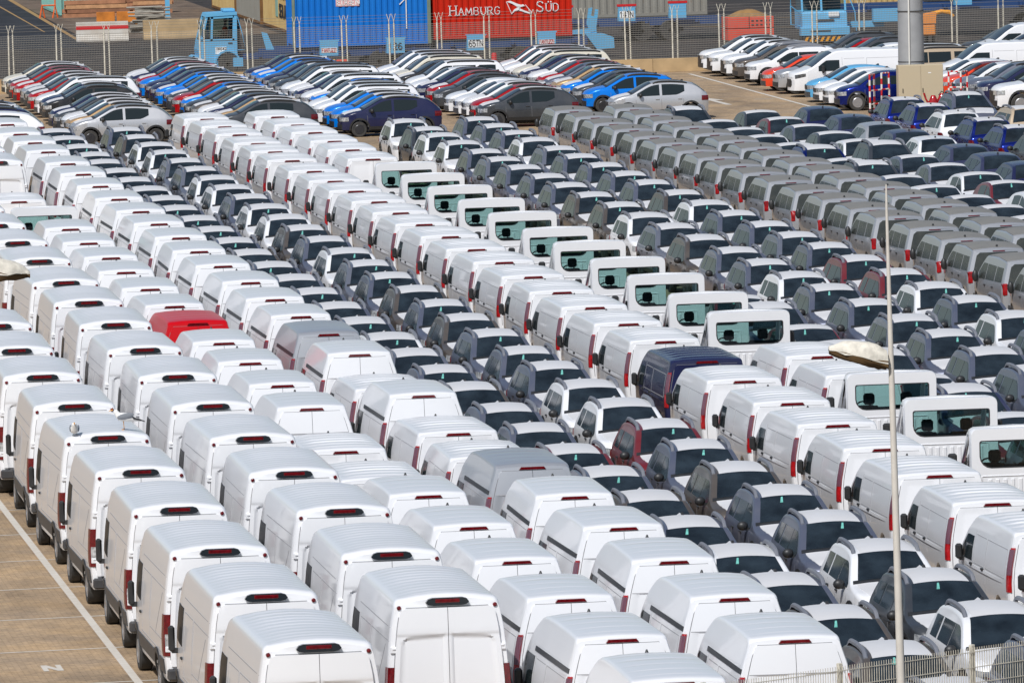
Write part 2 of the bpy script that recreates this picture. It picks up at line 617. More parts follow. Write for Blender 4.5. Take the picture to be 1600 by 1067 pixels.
def wheel_mb(x, y, r, w, sd, rim=0.62, spokes=5):
    """one wheel: tyre (0) and rim (1)"""
    mb = MB()
    a = w / 2
    mb.lathe([(r * rim, -a * 0.92), (r * 0.92, -a), (r, -a * 0.7), (r, a * 0.7), (r * 0.92, a), (r * rim, a * 0.92)], (x, y, r), 0, 22, 0)
    e = sd * (a * 0.93)
    mb.lathe([(r * rim, e - 0.004), (r * rim * 0.93, e + sd * 0.012), (r * rim * 0.82, e - sd * 0.03), (r * 0.1, e - sd * 0.03), (r * 0.1, e + sd * 0.006)], (x, y, r), 0, 22, 1)
    for k in range(spokes):
        t = 2 * math.pi * k / spokes + 0.3
        c, sn = math.cos(t), math.sin(t)
        pts = []
        for rad, hw in ((r * 0.08, 0.03), (r * rim * 0.9, 0.045)):
            for q in (-hw, hw):
                pts.append((y + rad * c - q * sn, r + rad * sn + q * c))
        pts = [pts[0], pts[1], pts[3], pts[2]]
        x0, x1 = sorted((x + e - sd * 0.03, x + e + sd * 0.008))
        mb.prism(pts, 0, x0, x1, 1)
    return mb


def add_wheels(P, B, track, w, rim, parts='wheel', wrear=None):
    for i, yw in enumerate(B.wheels):
        for sd in (-1, 1):
            ww = wrear if (wrear and i == 0) else w
            P.part(parts, wheel_mb(sd * (track - ww / 2), yw, B.wr, ww, sd), [TYRE, rim])


def add_underbody(P, B, inset=0.27, zb=0.2, zh=0.55):
    mb = MB()
    w = B.W(0.6) - inset
    mb.box(-w, w, -B.L / 2 + 0.25, B.L / 2 - 0.3, zb, zh)
    for yw in B.wheels:
        mb.tube([(-w - 0.1, yw, B.wr), (w + 0.1, yw, B.wr)], 0.05, 8)
    P.part('underbody', mb, CHASSIS)


def ribbon_side(B, sd, pts, w=0.012, off=0.004, mb=None, n=4):
    mb = mb or MB()
    for (ya, za), (yb, zb) in zip(pts, pts[1:]):
        dy, dz = yb - ya, zb - za
        l = math.hypot(dy, dz)
        ny, nz = -dz / l * w / 2, dy / l * w / 2

        def fn(u, v, o):
            y = ya + dy * u + ny * (2 * v - 1); z = za + dz * u + nz * (2 * v - 1)
            return B.side(sd, y, z, o)
        mb.grid(fn, n, 1, off, 0.008)
    return mb


def mirror_mb(x, y, z, sd, h=0.17, w=0.2):
    mb = MB()
    mb.ball((sd * (x + w * 0.62), y, z), (w * 0.55, 0.085, h * 0.55), 12)
    mb.box(min(sd * (x - 0.06), sd * (x + 0.12)), max(sd * (x - 0.06), sd * (x + 0.12)), y - 0.03, y + 0.03, z - h * 0.5, z - h * 0.2)
    return mb


def van_mirror(x, y, z, sd, w=0.17, h=0.34):
    mb = MB()
    x0, x1 = sorted((sd * (x + 0.10), sd * (x + 0.10 + w)))
    mb.box(x0, x1, y - 0.07, y + 0.07, z - h / 2, z + h / 2, 0, 0.035)
    a0, a1 = sorted((sd * (x - 0.08), sd * (x + 0.16)))
    mb.box(a0, a1, y - 0.035, y + 0.035, z - h / 2 - 0.03, z - h / 2 + 0.06, 0, 0.012)
    return mb


def ribs(y0, y1, pitch, amp, wide=0.5, edge=0.03):
    n = int((y1 - y0) / pitch)
    spans = [(y0 + i * pitch, y0 + (i + wide) * pitch) for i in range(n + 1)]

    def f(y, t):
        if abs(t) > 0.9: return 0.0
        for a, b in spans:
            if a < y < b: return amp * max(0.0, min(1.0, (y - a) / edge, (b - y) / edge))
        return 0.0
    f.ys = [q for a, b in spans for q in (a, a + edge, b - edge, b)]
    return f


# ---- tall long-wheelbase panel van, seen from behind
def make_tall_van():
    P = Proto('panel_van', 'van')
    L = 5.98; h = L / 2
    zt = pw((-h, 2.585), (-h + 0.05, 2.635), (-h + 0.16, 2.66), (1.1, 2.68), (1.45, 2.62), (1.75, 2.42), (2.05, 1.95), (2.32, 1.42), (2.75, 1.2), (2.93, 1.05), (h, 0.9))
    W = pw((0.3, 0.93), (0.5, 0.985), (0.8, 1.015), (1.15, 1.02), (1.5, 1.0), (1.9, 0.965), (2.2, 0.93), (2.45, 0.885), (2.62, 0.85), (2.8, 0.82))
    plan = pw((-h, 0.975), (-h + 0.05, 0.99), (-h + 0.14, 1.0), (1.4, 1.0), (2.2, 0.97), (2.75, 0.88), (h, 0.78))
    rib = ribs(-2.72, 1.1, 0.36, 0.009, 0.5, 0.035)
    B = Body(L, zt, W, plan, r=0.13, crown=0.075, zb=0.4, wheels=(-1.74, 2.0), wr=0.35, arch=0.42,
             lean=lambda z: 0.0 if z < 1.1 else 0.085 * ((z - 1.1) / 1.6) ** 1.6, bow_r=0.055, bow_f=0.25, relief=rib, step=0.12)
    P.part('body', B.build(), 'paint', angle=40)
    # dark reveal behind the doors, then two doors with a recessed lower panel
    P.part('door_gasket', end_patch(B, 'rear', lambda z: -B.W(z) + 0.100, lambda z: B.W(z) - 0.100, 0.62, 2.519, off=0.004, depth=0.02, nu=8, nv=12, rad=0.1), SEAM)

    def recess(sd):
        def f(x, z):
            a = abs(x)
            w = B.W(z) - 0.20
            top = 2.09 - 0.06 * a
            dx = min(a - 0.05, w - a)
            dz = top - z
            # inner panel sits lower than the rim round it
            k = min(max(0.0, dx / 0.035), max(0.0, dz / 0.06), 1.0)
            if dx < 0.18 and dz < 0.18 and (0.18 - dx) ** 2 + (0.18 - dz) ** 2 > 0.18 ** 2 and a > 0.5: k = 0.0
            hdr = 0.016 * min(1.0, max(0.0, (z - 2.05) / 0.05))
            return -0.034 * k + hdr
        return f
    for sd in (-1, 1):
        mb = MB()
        zs = [0.66, 0.72, 0.8, 1.0, 1.3, 1.6, 1.82, 1.90, 1.94, 1.97, 1.99, 2.01, 2.03, 2.05, 2.07, 2.09, 2.12, 2.2, 2.35, 2.44, 2.48, 2.51]
        us = [0, 0.04, 0.06, 0.1, 0.3, 0.5, 0.66, 0.74, 0.79, 0.83, 0.87, 0.91, 0.95, 1.0]
        rc = recess(sd)

        def fn(u, v, o, zs=zs, us=us):
            z = zs[round(v * (len(zs) - 1))]; uu = us[round(u * (len(us) - 1))]
            xe = B.W(z) - 0.108
            d = 2.51 - z
            if d < 0.09: xe -= 0.09 - math.sqrt(max(0, 0.0081 - (0.09 - d) ** 2))
            x = sd * (0.005 + (xe - 0.005) * uu)
            return B.rear(x, z, o + (rc(x, z) if o > 0 else 0.0))
        mb.grid(fn, len(us) - 1, len(zs) - 1, 0.052, 0.07)
        d = P.part('rear_door', mb, 'paint', angle=25)
    # high brake light
    mb = MB()
    prof = []
    zc = 2.605; yy = B.rear(0, zc)[1]
    pts = [(a * 0.77, b) for a, b in ((-0.46, zc - 0.01), (-0.41, zc + 0.045), (-0.32, zc + 0.066), (0.32, zc + 0.066), (0.41, zc + 0.045), (0.46, zc - 0.01), (0.41, zc - 0.048), (0.30, zc - 0.062), (-0.30, zc - 0.062), (-0.41, zc - 0.048))]
    mb.prism(pts, 1, yy - 0.075, yy + 0.08)
    hb = P.part('brake_light', mb, mat('dark_lamp_housing', (0.02, 0.025, 0.03, 1), rough=0.2, coat=0.5))
    mb = MB(); mb.box(-0.20, 0.20, yy - 0.088, yy - 0.06, zc - 0.018, zc + 0.045, 0, 0.008)
    P.part('lens', mb, REDLENS, parent=hb)
    for sd in (-1, 1):
        mb = MB()
        q = B.rear(sd * (B.W(2.52) - 0.085), 2.52)
        mb.lathe([(0.036, 0.02), (0.036, -0.022), (0.02, -0.032)], q, 1, 10)
        P.part('marker_lamp', mb, REDLENS)
        for zc2 in (1.83, 0.95):
            q = B.rear(sd * (B.W(zc2) - 0.085), zc2)
            mb = MB()
            mb.box(q[0] - 0.062, q[0] + 0.062, q[1] - 0.035, q[1] + 0.03, zc2 - 0.045, zc2 + 0.065, 0, 0.012)
            mb.box(q[0] - 0.03, q[0] + 0.03, q[1] - 0.05, q[1] + 0.03, zc2 + 0.015, zc2 + 0.05, 0, 0.008)
            P.part('door_hinge', mb, 'paint')
        mb = MB()
        W1 = lambda z: B.W(z)

        def lampfn(u, v, o, sd=sd):
            z = 0.84 + 0.72 * v
            if u < 0.5:
                return B.rear(sd * (B.W(z) * 0.985 - 0.115 + 0.12 * (u / 0.5)), z, o)
            return B.side(sd, -h + 0.17 * (u - 0.5) / 0.5 * (1 if v > 0.08 else 0.5), z, o)
        mb.grid(lampfn, 6, 8, 0.022, 0.03)
        tl = P.part('tail_lamp', mb, REDLENS)
        mb = MB()

        def revfn(u, v, o, sd=sd):
            z = 1.0 + 0.22 * v
            return B.rear(sd * (B.W(z) * 0.985 - 0.105 + 0.10 * u), z, o)
        mb.grid(revfn, 3, 3, 0.030, 0.02)
        P.part('reversing_lens', mb, CLEARLENS, parent=tl)
        # dark moulding with the arch flares
        mb = MB()
        side_patch(B, sd, -1.28, 1.55, 0.52, 0.78, off=0.02, depth=0.04, nu=10, nv=2, mb=mb)
        side_patch(B, sd, -h + 0.1, -2.2, 0.52, 0.78, off=0.02, depth=0.04, nu=4, nv=2, mb=mb)
        P.part('side_moulding', mb, DARKTRIM)
        for yw in B.wheels:
            mb = MB()

            def archfn(u, v, o, yw=yw, sd=sd):
                a = R(-8 + 196 * u); rr = 0.42 + 0.10 * v
                return B.side(sd, yw + rr * math.cos(a), max(0.36, 0.35 + rr * math.sin(a)), o)
            mb.grid(archfn, 14, 1, 0.03, 0.05)
            P.part('arch_flare', mb, BLACKTRIM)
        P.part('side_window', side_patch(B, sd, 1.02, 1.98, lambda y: 1.34 + 0.03 * y, lambda y: min(2.02, B.zt(y) - 0.22), off=0.008), mat('deep_side_glass', (0.012, 0.015, 0.018, 1), rough=0.35, spec=0.08))
        P.part('door_mirror', van_mirror(0.95, 1.78, 1.42, sd, 0.11, 0.44), BLACKTRIM)
        mb = MB()
        for pl in ([(-2.9, 2.2), (1.0, 2.2)], [(-2.9, 1.98), (-0.6, 1.98), (-0.6, 1.1), (-2.9, 1.1)], [(-0.5, 1.98), (0.75, 1.98), (0.75, 0.62)], [(-0.5, 1.98), (-0.5, 0.62)], [(-2.9, 0.86), (1.9, 0.86)], [(-2.5, 1.9), (-1.6, 1.12)]):
            ribbon_side(B, sd, pl, 0.014, 0.004, mb)
        P.part('panel_seam', mb, mat('soft_seam', (0.34, 0.34, 0.35, 1), rough=0.7))
        mb = MB()
        q = B.side(sd, 0.9, 1.18)
        mb.box(q[0] - 0.02, q[0] + 0.03 if sd > 0 else q[0] + 0.02, 0.86, 1.02, 1.16, 1.2, 0, 0.006) if sd > 0 else mb.box(q[0] - 0.03, q[0] + 0.02, 0.86, 1.02, 1.16, 1.2, 0, 0.006)
        P.part('door_handle', mb, BLACKTRIM)
    P.part('windscreen', top_patch(B, 1.62, 2.28, 0.95, 0.02, 0.04), GLASS)
    mb = MB()
    mb.box(-0.97, 0.97, -h - 0.10, -h + 0.12, 0.42, 0.62, 0, 0.03)
    P.part('rear_bumper', mb, DARKTRIM)
    add_wheels(P, B, 0.99, 0.24, STEEL, wrear=0.40)
    add_underbody(P, B, 0.34)
    return P, B


# ---- mid-size panel van, low roof or high roof
def make_mid_van(high):
    P = Proto('panel_van', 'van')
    L = 5.34; h = L / 2
    if high:
        zt = sm([(-h, 2.20), (-h + 0.10, 2.245), (-h + 0.35, 2.265), (-1.0, 2.285), (0.3, 2.28), (0.8, 2.22), (1.25, 1.98), (1.6, 1.62), (1.85, 1.34), (2.3, 1.14), (h - 0.06, 1.0), (h, 0.85)])
        W = pw((0.25, 0.9), (0.45, 0.955), (0.75, 0.985), (1.05, 0.99), (1.3, 0.965), (1.6, 0.905), (1.85, 0.84), (2.05, 0.775), (2.25, 0.72))
        crown = 0.035; r = 0.07
    else:
        zt = sm([(-h, 1.885), (-h + 0.10, 1.925), (-h + 0.35, 1.935), (-1.0, 1.95), (0.45, 1.94), (0.8, 1.90), (1.25, 1.66), (1.6, 1.4), (1.85, 1.24), (2.3, 1.10), (h - 0.06, 0.98), (h, 0.83)])
        W = pw((0.25, 0.9), (0.45, 0.955), (0.75, 0.985), (1.05, 0.99), (1.3, 0.965), (1.6, 0.905), (1.85, 0.845), (2.0, 0.81))
        crown = 0.035; r = 0.08
    plan = pw((-h, 0.965), (-h + 0.06, 0.99), (-h + 0.16, 1.0), (1.2, 1.0), (2.0, 0.96), (2.45, 0.86), (h, 0.76))
    rib = ribs(-2.2, 0.6, 0.62, 0.006, 0.86, 0.03) if high else ribs(-2.36, 0.5, 0.50, 0.022, 0.62, 0.035)
    B = Body(L, zt, W, plan, r=r, crown=crown, zb=0.3, wheels=(-1.72, 1.58), wr=0.325, arch=0.395,
             lean=(lambda z: 0.0 if z < 1.0 else (0.16 if high else 0.10) * ((z - 1.0) / 1.2) ** 1.5), bow_r=0.06, bow_f=0.28, relief=rib, step=0.13)
    P.part('body', B.build(), 'paint', angle=40)
    ztop = 2.165 if high else 1.845
    gx = 0.075
    P.part('door_gasket', end_patch(B, 'rear', lambda z: -B.W(z) * 0.965 + gx, lambda z: B.W(z) * 0.965 - gx, 0.52, ztop - 0.010, off=0.004, depth=0.02, nu=8, nv=10, rad=0.05), SEAM)
    for sd in (-1, 1):
        zs = ([0.55, 0.62, 0.72, 1.0, 1.3, 1.6, 1.66, 1.685, 1.70, 1.715, 1.73, 1.9, 2.05, 2.12, 2.148] if high else
              [0.55, 0.62, 0.72, 0.98, 1.02, 1.06, 1.1, 1.3, 1.5, 1.68, 1.74, 1.79, 1.828])
        us = [0, 0.06, 0.12, 0.17, 0.22, 0.5, 0.7, 0.78, 0.84, 0.9, 1.0]
        zt0 = zs[-1]

        def rel(u, z):
            if high:
                if z > 1.69: return 0.0
                k = min(1, max(0, (u - 0.12) / 0.06), max(0, (0.9 - u) / 0.06)) if 0.72 < z < 1.68 else 0
                return -0.014 * k
            k = min(1, max(0, (u - 0.10) / 0.06), max(0, (0.92 - u) / 0.06), max(0, (1.80 - z) / 0.05), max(0, (z - 1.0) / 0.05))
            return -0.014 * max(0, k)

        def fn(u, v, o, zs=zs, us=us, sd=sd):
            z = zs[round(v * (len(zs) - 1))]; uu = us[round(u * (len(us) - 1))]
            xe = B.W(z) * 0.965 - gx - 0.010
            d = zt0 - z
            if d < 0.05: xe -= 0.05 - math.sqrt(max(0, 0.0025 - (0.05 - d) ** 2))
            x = sd * (0.005 + (xe - 0.005) * uu)
            return B.rear(x, z, o + (rel(uu, z) if o > 0 else 0))
        mb = MB()
        mb.grid(fn, len(us) - 1, len(zs) - 1, 0.024, 0.035)
        P.part('rear_door', mb, 'paint', angle=25)
    if high:
        mb = MB()
        end_patch(B, 'rear', -B.W(1.69) * 0.965 + gx + 0.02, B.W(1.69) * 0.965 - gx - 0.02, 1.684, 1.696, off=0.027, depth=0.012, nu=8, nv=1, mb=mb)
        P.part('door_seam', mb, mat('soft_seam', (0.34, 0.34, 0.35, 1), rough=0.7))
    zc = 2.195 if high else 1.875
    q = B.rear(0, zc)
    mb = MB()
    mb.prism([(-0.265, zc - 0.024), (-0.225, zc + 0.026), (0.225, zc + 0.026), (0.265, zc - 0.024)], 1, q[1] - 0.045, q[1] + 0.06)
    P.part('brake_light', mb, REDLENS)
    for sd in (-1, 1):
        # slim tall tail lamp on the corner
        def lampfn(u, v, o, sd=sd):
            z = 0.86 + 0.80 * v
            if u < 0.5:
                return B.rear(sd * (B.W(z) * 0.965 - 0.034 + 0.034 * (u / 0.5)), z, o)
            return B.side(sd, -h + 0.10 * (u - 0.5) / 0.5 * (1.0 - 0.5 * max(0, v - 0.9) / 0.1), z, o)
        mb = MB(); mb.grid(lampfn, 6, 8, 0.020, 0.03)
        tl = P.part('tail_lamp', mb, BRIGHTRED)

        def upfn(u, v, o, sd=sd):
            z = 1.17 + 0.46 * v
            if u < 0.35:
                return B.rear(sd * (B.W(z) * 0.965 - 0.022 + 0.022 * (u / 0.35)), z, o)
            return B.side(sd, -h + 0.075 * (u - 0.35) / 0.65, z, o)
        mb = MB(); mb.grid(upfn, 6, 5, 0.027, 0.02)
        P.part('upper_lens', mb, PINKLENS, parent=tl)
        zw = (lambda y: min(1.55 if not high else 1.62, B.zt(y) - 0.16))
        P.part('side_window', side_patch(B, sd, 0.62, 1.52, lambda y: 1.10, zw, off=0.008), SIDEGLASS)
        P.part('door_mirror', van_mirror(0.91, 1.34, 1.20, sd, 0.13, 0.28), BLACKTRIM)
        mb = MB()
        if high:
            side_patch(B, sd, -2.60, 0.70, 1.70, 1.775, off=0.014, depth=0.03, nu=8, nv=1, mb=mb)
            P.part('sliding_rail', mb, BLACKTRIM)
            mb = MB()
        for pl in ([(-2.35, 1.60), (-0.55, 1.60), (-0.55, 0.55)], [(0.5, 1.66), (0.5, 0.5)], [(-0.45, 1.60), (0.42, 1.60)], [(-2.35, 1.60), (-2.35, 1.08), (-0.6, 1.08)], [(-0.45, 1.08), (0.44, 1.08)]):
            ribbon_side(B, sd, pl, 0.012, 0.004, mb)
        P.part('panel_seam', mb, mat('soft_seam', (0.34, 0.34, 0.35, 1), rough=0.7))
        # pressed belt line: a shallow ledge
        mb = MB()

        def ledge(u, v, o, sd=sd):
            y = -2.2 + 3.6 * u
            k = math.sin(math.pi * min(1, max(0, u))) ** 0.5
            return B.side(sd, y, 0.98 + 0.06 * v, o * (k if o > 0 else 1) + (0.012 * (1 - v) * k if o > 0 else 0))
        mb.grid(ledge, 16, 2, 0.008, 0.02)
        P.part('belt_pressing', mb, 'paint')
        mb = MB()
        for yy in (0.62, -0.4):
            q = B.side(sd, yy, 1.02)
            x0, x1 = sorted((q[0] - sd * 0.02, q[0] + sd * 0.035))
            mb.box(x0, x1, yy - 0.08, yy + 0.08, 1.02, 1.065, 0, 0.008)
        P.part('door_handle', mb, BLACKTRIM)
    P.part('windscreen', top_patch(B, 0.92, 1.8, 0.98, 0.02, 0.04), GLASS)
    mb = MB(); mb.tube([B.top(0, 0.62, -0.01), Vector(B.top(0, 0.62, 0.05))], [0.035, 0.012], 8)
    P.part('aerial', mb, BLACKTRIM)
    mb = MB()

    def bump(u, v, o):
        return B.rear((2 * u - 1) * B.W(0.5) * 0.95, 0.32 + 0.18 * v, o)
    mb.grid(bump, 8, 2, 0.07, 0.1)
    P.part('rear_bumper', mb, DARKTRIM)
    # front lamp and grille
    for sd in (-1, 1):
        def hl(u, v, o, sd=sd):
            y = h - 0.02 - 0.55 * u
            return B.side(sd, y, 0.80 + 0.10 * u + (0.16 + 0.05 * u) * v * (1 - 0.45 * u), o)
        mb = MB(); mb.grid(hl, 8, 4, 0.012, 0.03)
        P.part('headlight', mb, mat('dark_headlight', (0.09, 0.095, 0.10, 1), rough=0.12, coat=0.6, var=0.8, scale=9))
    P.part('grille', end_patch(B, 'front', -0.5, 0.5, 0.45, 0.78, off=0.015, nu=8, nv=4, rad=0.08), BLACKTRIM)
    add_wheels(P, B, 0.955, 0.22, STEEL)
    add_underbody(P, B, 0.3)
    return P, B


# ---- passenger cars
def make_car(kind):
    """kind: suv, new_suv, hatch, coupe_suv, minivan, estate"""
    K = dict(suv=dict(n='suv', L=4.34, W=0.905, wb=2.67), new_suv=dict(n='suv', L=4.42, W=0.92, wb=2.68), hatch=dict(n='hatchback', L=4.07, W=0.865, wb=2.59),
             stepway=dict(n='hatchback', L=4.09, W=0.875, wb=2.59), coupe_suv=dict(n='crossover', L=4.12, W=0.89, wb=2.61), minivan=dict(n='minivan', L=4.28, W=0.915, wb=2.70),
             estate=dict(n='estate_car', L=4.5, W=0.875, wb=2.81))[kind]
    P = Proto(K['n'], {'suv': 'suv', 'minivan': 'minivan'}.get(K['n'], 'car'))
    L = K['L']; h = L / 2; w = K['W']
    rails = kind in ('suv', 'stepway', 'estate', 'new_suv')
    if kind == 'suv':
        zt = sm([(-h, 0.78), (-h + 0.05, 0.98), (-h + 0.16, 1.10), (-h + 0.48, 1.48), (-h + 0.75, 1.58), (-0.75, 1.625), (-0.1, 1.60), (0.34, 1.52), (0.8, 1.28), (1.15, 1.10), (1.45, 1.035), (1.9, 0.965), (h - 0.06, 0.86), (h, 0.70)])
        W = pw((0.25, w - 0.09), (0.45, w - 0.02), (0.7, w), (0.92, w - 0.01), (1.03, w - 0.05), (1.2, w - 0.125), (1.4, w - 0.21), (1.6, w - 0.275)); zb = 0.30; wr = 0.345; belt = 1.02; roofz = 1.42
        yr0, yr1, yg1 = -1.4, 0.30, 1.12
    elif kind == 'new_suv':
        zt = sm([(-h, 0.8), (-h + 0.05, 0.98), (-h + 0.2, 1.12), (-h + 0.62, 1.47), (-h + 0.95, 1.58), (-0.5, 1.63), (0.0, 1.62), (0.35, 1.55), (0.85, 1.28), (1.15, 1.10), (1.5, 1.05), (1.95, 0.98), (h - 0.07, 0.86), (h, 0.66)])
        W = pw((0.25, w - 0.08), (0.45, w - 0.02), (0.72, w), (0.92, w - 0.015), (1.05, w - 0.06), (1.25, w - 0.14), (1.45, w - 0.22), (1.65, w - 0.29)); zb = 0.28; wr = 0.36; belt = 1.04; roofz = 1.45
        yr0, yr1, yg1 = -1.2, 0.25, 1.12
    elif kind in ('hatch', 'stepway'):
        e = 0.06 if kind == 'stepway' else 0.0
        zt = sm([(-h, 0.75 + e), (-h + 0.05, 0.92 + e), (-h + 0.14, 1.0 + e), (-h + 0.45, 1.24 + e), (-h + 0.72, 1.36 + e), (-0.75, 1.44 + e), (-0.3, 1.465 + e), (0.1, 1.445 + e), (0.4, 1.375 + e), (0.8, 1.17 + e), (1.15, 0.99 + e), (1.5, 0.92 + e), (h - 0.12, 0.78 + e), (h, 0.6 + e)])
        W = pw((0.2, w - 0.08), (0.4, w - 0.02), (0.65, w), (0.85 + e, w - 0.01), (0.96 + e, w - 0.06), (1.15 + e, w - 0.13), (1.32 + e, w - 0.20), (1.5 + e, w - 0.27)); zb = 0.22 + e; wr = 0.305; belt = 0.91 + e; roofz = 1.365 + e
        yr0, yr1, yg1 = -1.25, 0.3, 1.12
    elif kind == 'coupe_suv':
        zt = sm([(-h, 0.85), (-h + 0.05, 1.0), (-h + 0.12, 1.06), (-h + 0.62, 1.40), (-h + 0.95, 1.49), (-0.3, 1.54), (0.1, 1.53), (0.4, 1.47), (0.85, 1.24), (1.18, 1.04), (1.5, 0.97), (h - 0.1, 0.82), (h, 0.6)])
        W = pw((0.25, w - 0.09), (0.42, w - 0.02), (0.7, w), (0.92, w - 0.015), (1.04, w - 0.07), (1.22, w - 0.15), (1.38, w - 0.22), (1.55, w - 0.28)); zb = 0.26; wr = 0.335; belt = 1.02; roofz = 1.38
        yr0, yr1, yg1 = -1.15, 0.28, 1.15
    elif kind == 'estate':
        zt = sm([(-h, 0.8), (-h + 0.05, 1.0), (-h + 0.12, 1.12), (-h + 0.4, 1.5), (-h + 0.62, 1.575), (-0.5, 1.63), (0.3, 1.62), (0.62, 1.55), (1.05, 1.28), (1.38, 1.06), (1.7, 0.98), (h - 0.12, 0.82), (h, 0.62)])
        W = pw((0.2, w - 0.08), (0.4, w - 0.02), (0.7, w), (0.9, w - 0.01), (1.02, w - 0.05), (1.25, w - 0.115), (1.45, w - 0.17), (1.65, w - 0.23)); zb = 0.24; wr = 0.32; belt = 1.0; roofz = 1.46
        yr0, yr1, yg1 = -1.7, 0.5, 1.35
    else:
        zt = sm([(-h, 1.66), (-h + 0.05, 1.70), (-h + 0.14, 1.72), (-0.9, 1.765), (0.3, 1.75), (0.62, 1.69), (1.0, 1.44), (1.35, 1.17), (1.65, 1.07), (h - 0.1, 0.9), (h, 0.68)])
        W = pw((0.22, w - 0.08), (0.42, w - 0.02), (0.7, w), (0.95, w - 0.005), (1.08, w - 0.03), (1.3, w - 0.085), (1.5, w - 0.14), (1.7, w - 0.20)); zb = 0.26; wr = 0.315; belt = 1.09; roofz = 1.52
        yr0, yr1, yg1 = -2.05, 0.55, 1.32
    plan = sm([(-h, 0.90 if kind != 'minivan' else 0.95), (-h + 0.1, 0.95 if kind != 'minivan' else 0.985), (-h + 0.35, 0.99), (-0.8, 1.0), (0.9, 1.0), (h - 0.45, 0.95), (h - 0.12, 0.85), (h, 0.76)])
    yo = {'suv': 0.02, 'new_suv': 0.0, 'hatch': 0.03, 'stepway': 0.03, 'coupe_suv': 0.0, 'minivan': 0.0, 'estate': 0.05}[kind]
    B = Body(L, zt, W, plan, r=0.085, crown=0.045, zb=zb, wheels=(yo - K['wb'] / 2 - 0.02, yo + K['wb'] / 2 - 0.02), wr=wr, arch=wr + 0.075,
             lean=(lambda z: 0.0 if z < 0.95 else 0.17 * (z - 0.95) / 0.8) if kind == 'minivan' else None, bow_r=0.15 if kind == 'minivan' else 0.10, bow_f=0.2, step=0.13)
    P.part('body', B.build(), 'paint', angle=32)
    # glass
    P.part('windscreen', top_patch(B, yr1 + 0.02, yg1 - 0.03, 0.90 if kind == 'suv' else 0.98, 0.016, 0.03, 10, 8), GLASS)
    cowl = top_patch(B, yg1 - 0.06, yg1 + 0.05, 1.02, 0.008, 0.02, 8, 2)
    P.part('scuttle', cowl, BLACKTRIM)
    glass = DUSTGLASS if kind == 'minivan' else SIDEGLASS
    if kind == 'minivan':
        spans = [(0.22, 1.05), (-0.86, 0.12), (-1.86, -0.98)]
    elif kind in ('suv', 'estate'):
        k = 0.28 if kind == 'estate' else 0.0
        spans = [(-0.045 + k, 0.92 + k), (-0.95 + k * .6, -0.085 + k), (-1.60 - k * .2, -1.07 + k * .5)]
    else:
        spans = [(0.0, 0.92), (-0.9, -0.1)]
        if kind != 'hatch' and kind != 'stepway': spans.append((-1.35, -1.0))
        else: spans = [(0.0, 0.92), (-1.02, -0.1)]
    for sd in (-1, 1):
        for y0, y1 in spans:
            P.part('side_window', side_patch(B, sd, y0, y1, lambda y: belt + 0.015 - 0.02 * y + (0.42 * max(0.0, -0.72 - y) if kind in ('hatch', 'stepway', 'coupe_suv') else 0.0), lambda y: min(roofz, B.zt(y) - (0.095 if kind in ('hatch', 'stepway') else 0.13)), off=0.007), glass)
        P.part('door_mirror', mirror_mb(W(belt) + 0.0, yg1 - 0.32, belt + 0.05, sd, *((0.30, 0.16) if kind == 'minivan' else (0.17, 0.2))), BLACKTRIM if kind != 'new_suv' else 'paint')
        mb = MB()
        zr = zb + 0.12
        for y in (0.98, -0.06, -0.96):
            ribbon_side(B, sd, [(y, belt - 0.02), (y - 0.02, zr)], 0.011, 0.003, mb)
        ribbon_side(B, sd, [(-0.96, zr), (0.98, zr)], 0.011, 0.003, mb)
        P.part('door_seam', mb, SEAM)
        for y in (0.1, -0.82):
            mb = MB()
            q = B.side(sd, y, belt - 0.13)
            x0, x1 = sorted((q[0] - sd * 0.02, q[0] + sd * 0.03))
            mb.box(x0, x1, y - 0.08, y + 0.08, belt - 0.15, belt - 0.115, 0, 0.008)
            P.part('door_handle', mb, 'paint' if kind in ('hatch', 'stepway', 'coupe_suv') else BLACKTRIM)
        if kind in ('suv', 'stepway', 'new_suv', 'coupe_suv'):
            mb = MB()
            for yw in B.wheels:
                def archfn(u, v, o, yw=yw, sd=sd):
                    a = R(-6 + 192 * u); rr = B.arch + 0.07 * v
                    return B.side(sd, yw + rr * math.cos(a), max(zb - 0.02, wr + rr * math.sin(a)), o)
                mb.grid(archfn, 12, 1, 0.012, 0.03)
            side_patch(B, sd, B.wheels[0] + B.arch, B.wheels[1] - B.arch, zb, zb + 0.13, off=0.012, depth=0.03, mb=mb, nv=1)
            P.part('arch_trim', mb, BLACKTRIM)
        if rails:
            mb = MB()
            pts = []
            y0, y1 = (yr0 + 0.1, yr1 - 0.05)
            xr = B.xc(0) + (0.015 if kind == 'suv' else 0.05)
            n = 14
            prof = []
            for i in range(n + 1):
                y = y0 + (y1 - y0) * i / n
                e = min(i, n - i) / n
                lift = (0.085 if kind == 'suv' else 0.032) * min(1.0, e / 0.12) ** 0.6
                prof.append((y, B.zt(y) + lift))
            vs = []; fs = []
            for y, z in prof:
                for dx, dz in ((-0.034, -0.05), (-0.034, 0.0), (-0.014, 0.018), (0.02, 0.016), (0.036, -0.006), (0.036, -0.05)):
                    vs.append((sd * (xr + dx), y, z + dz))
            for i in range(n):
                for k in range(6):
                    fs.append((i * 6 + k, i * 6 + (k + 1) % 6, (i + 1) * 6 + (k + 1) % 6, (i + 1) * 6 + k))
            fs += [tuple(range(5, -1, -1)), tuple(range(n * 6, n * 6 + 6))]
            mb.add(vs, fs)
            P.part('roof_rail', mb, GREYTRIM if kind == 'suv' else BLACKTRIM)

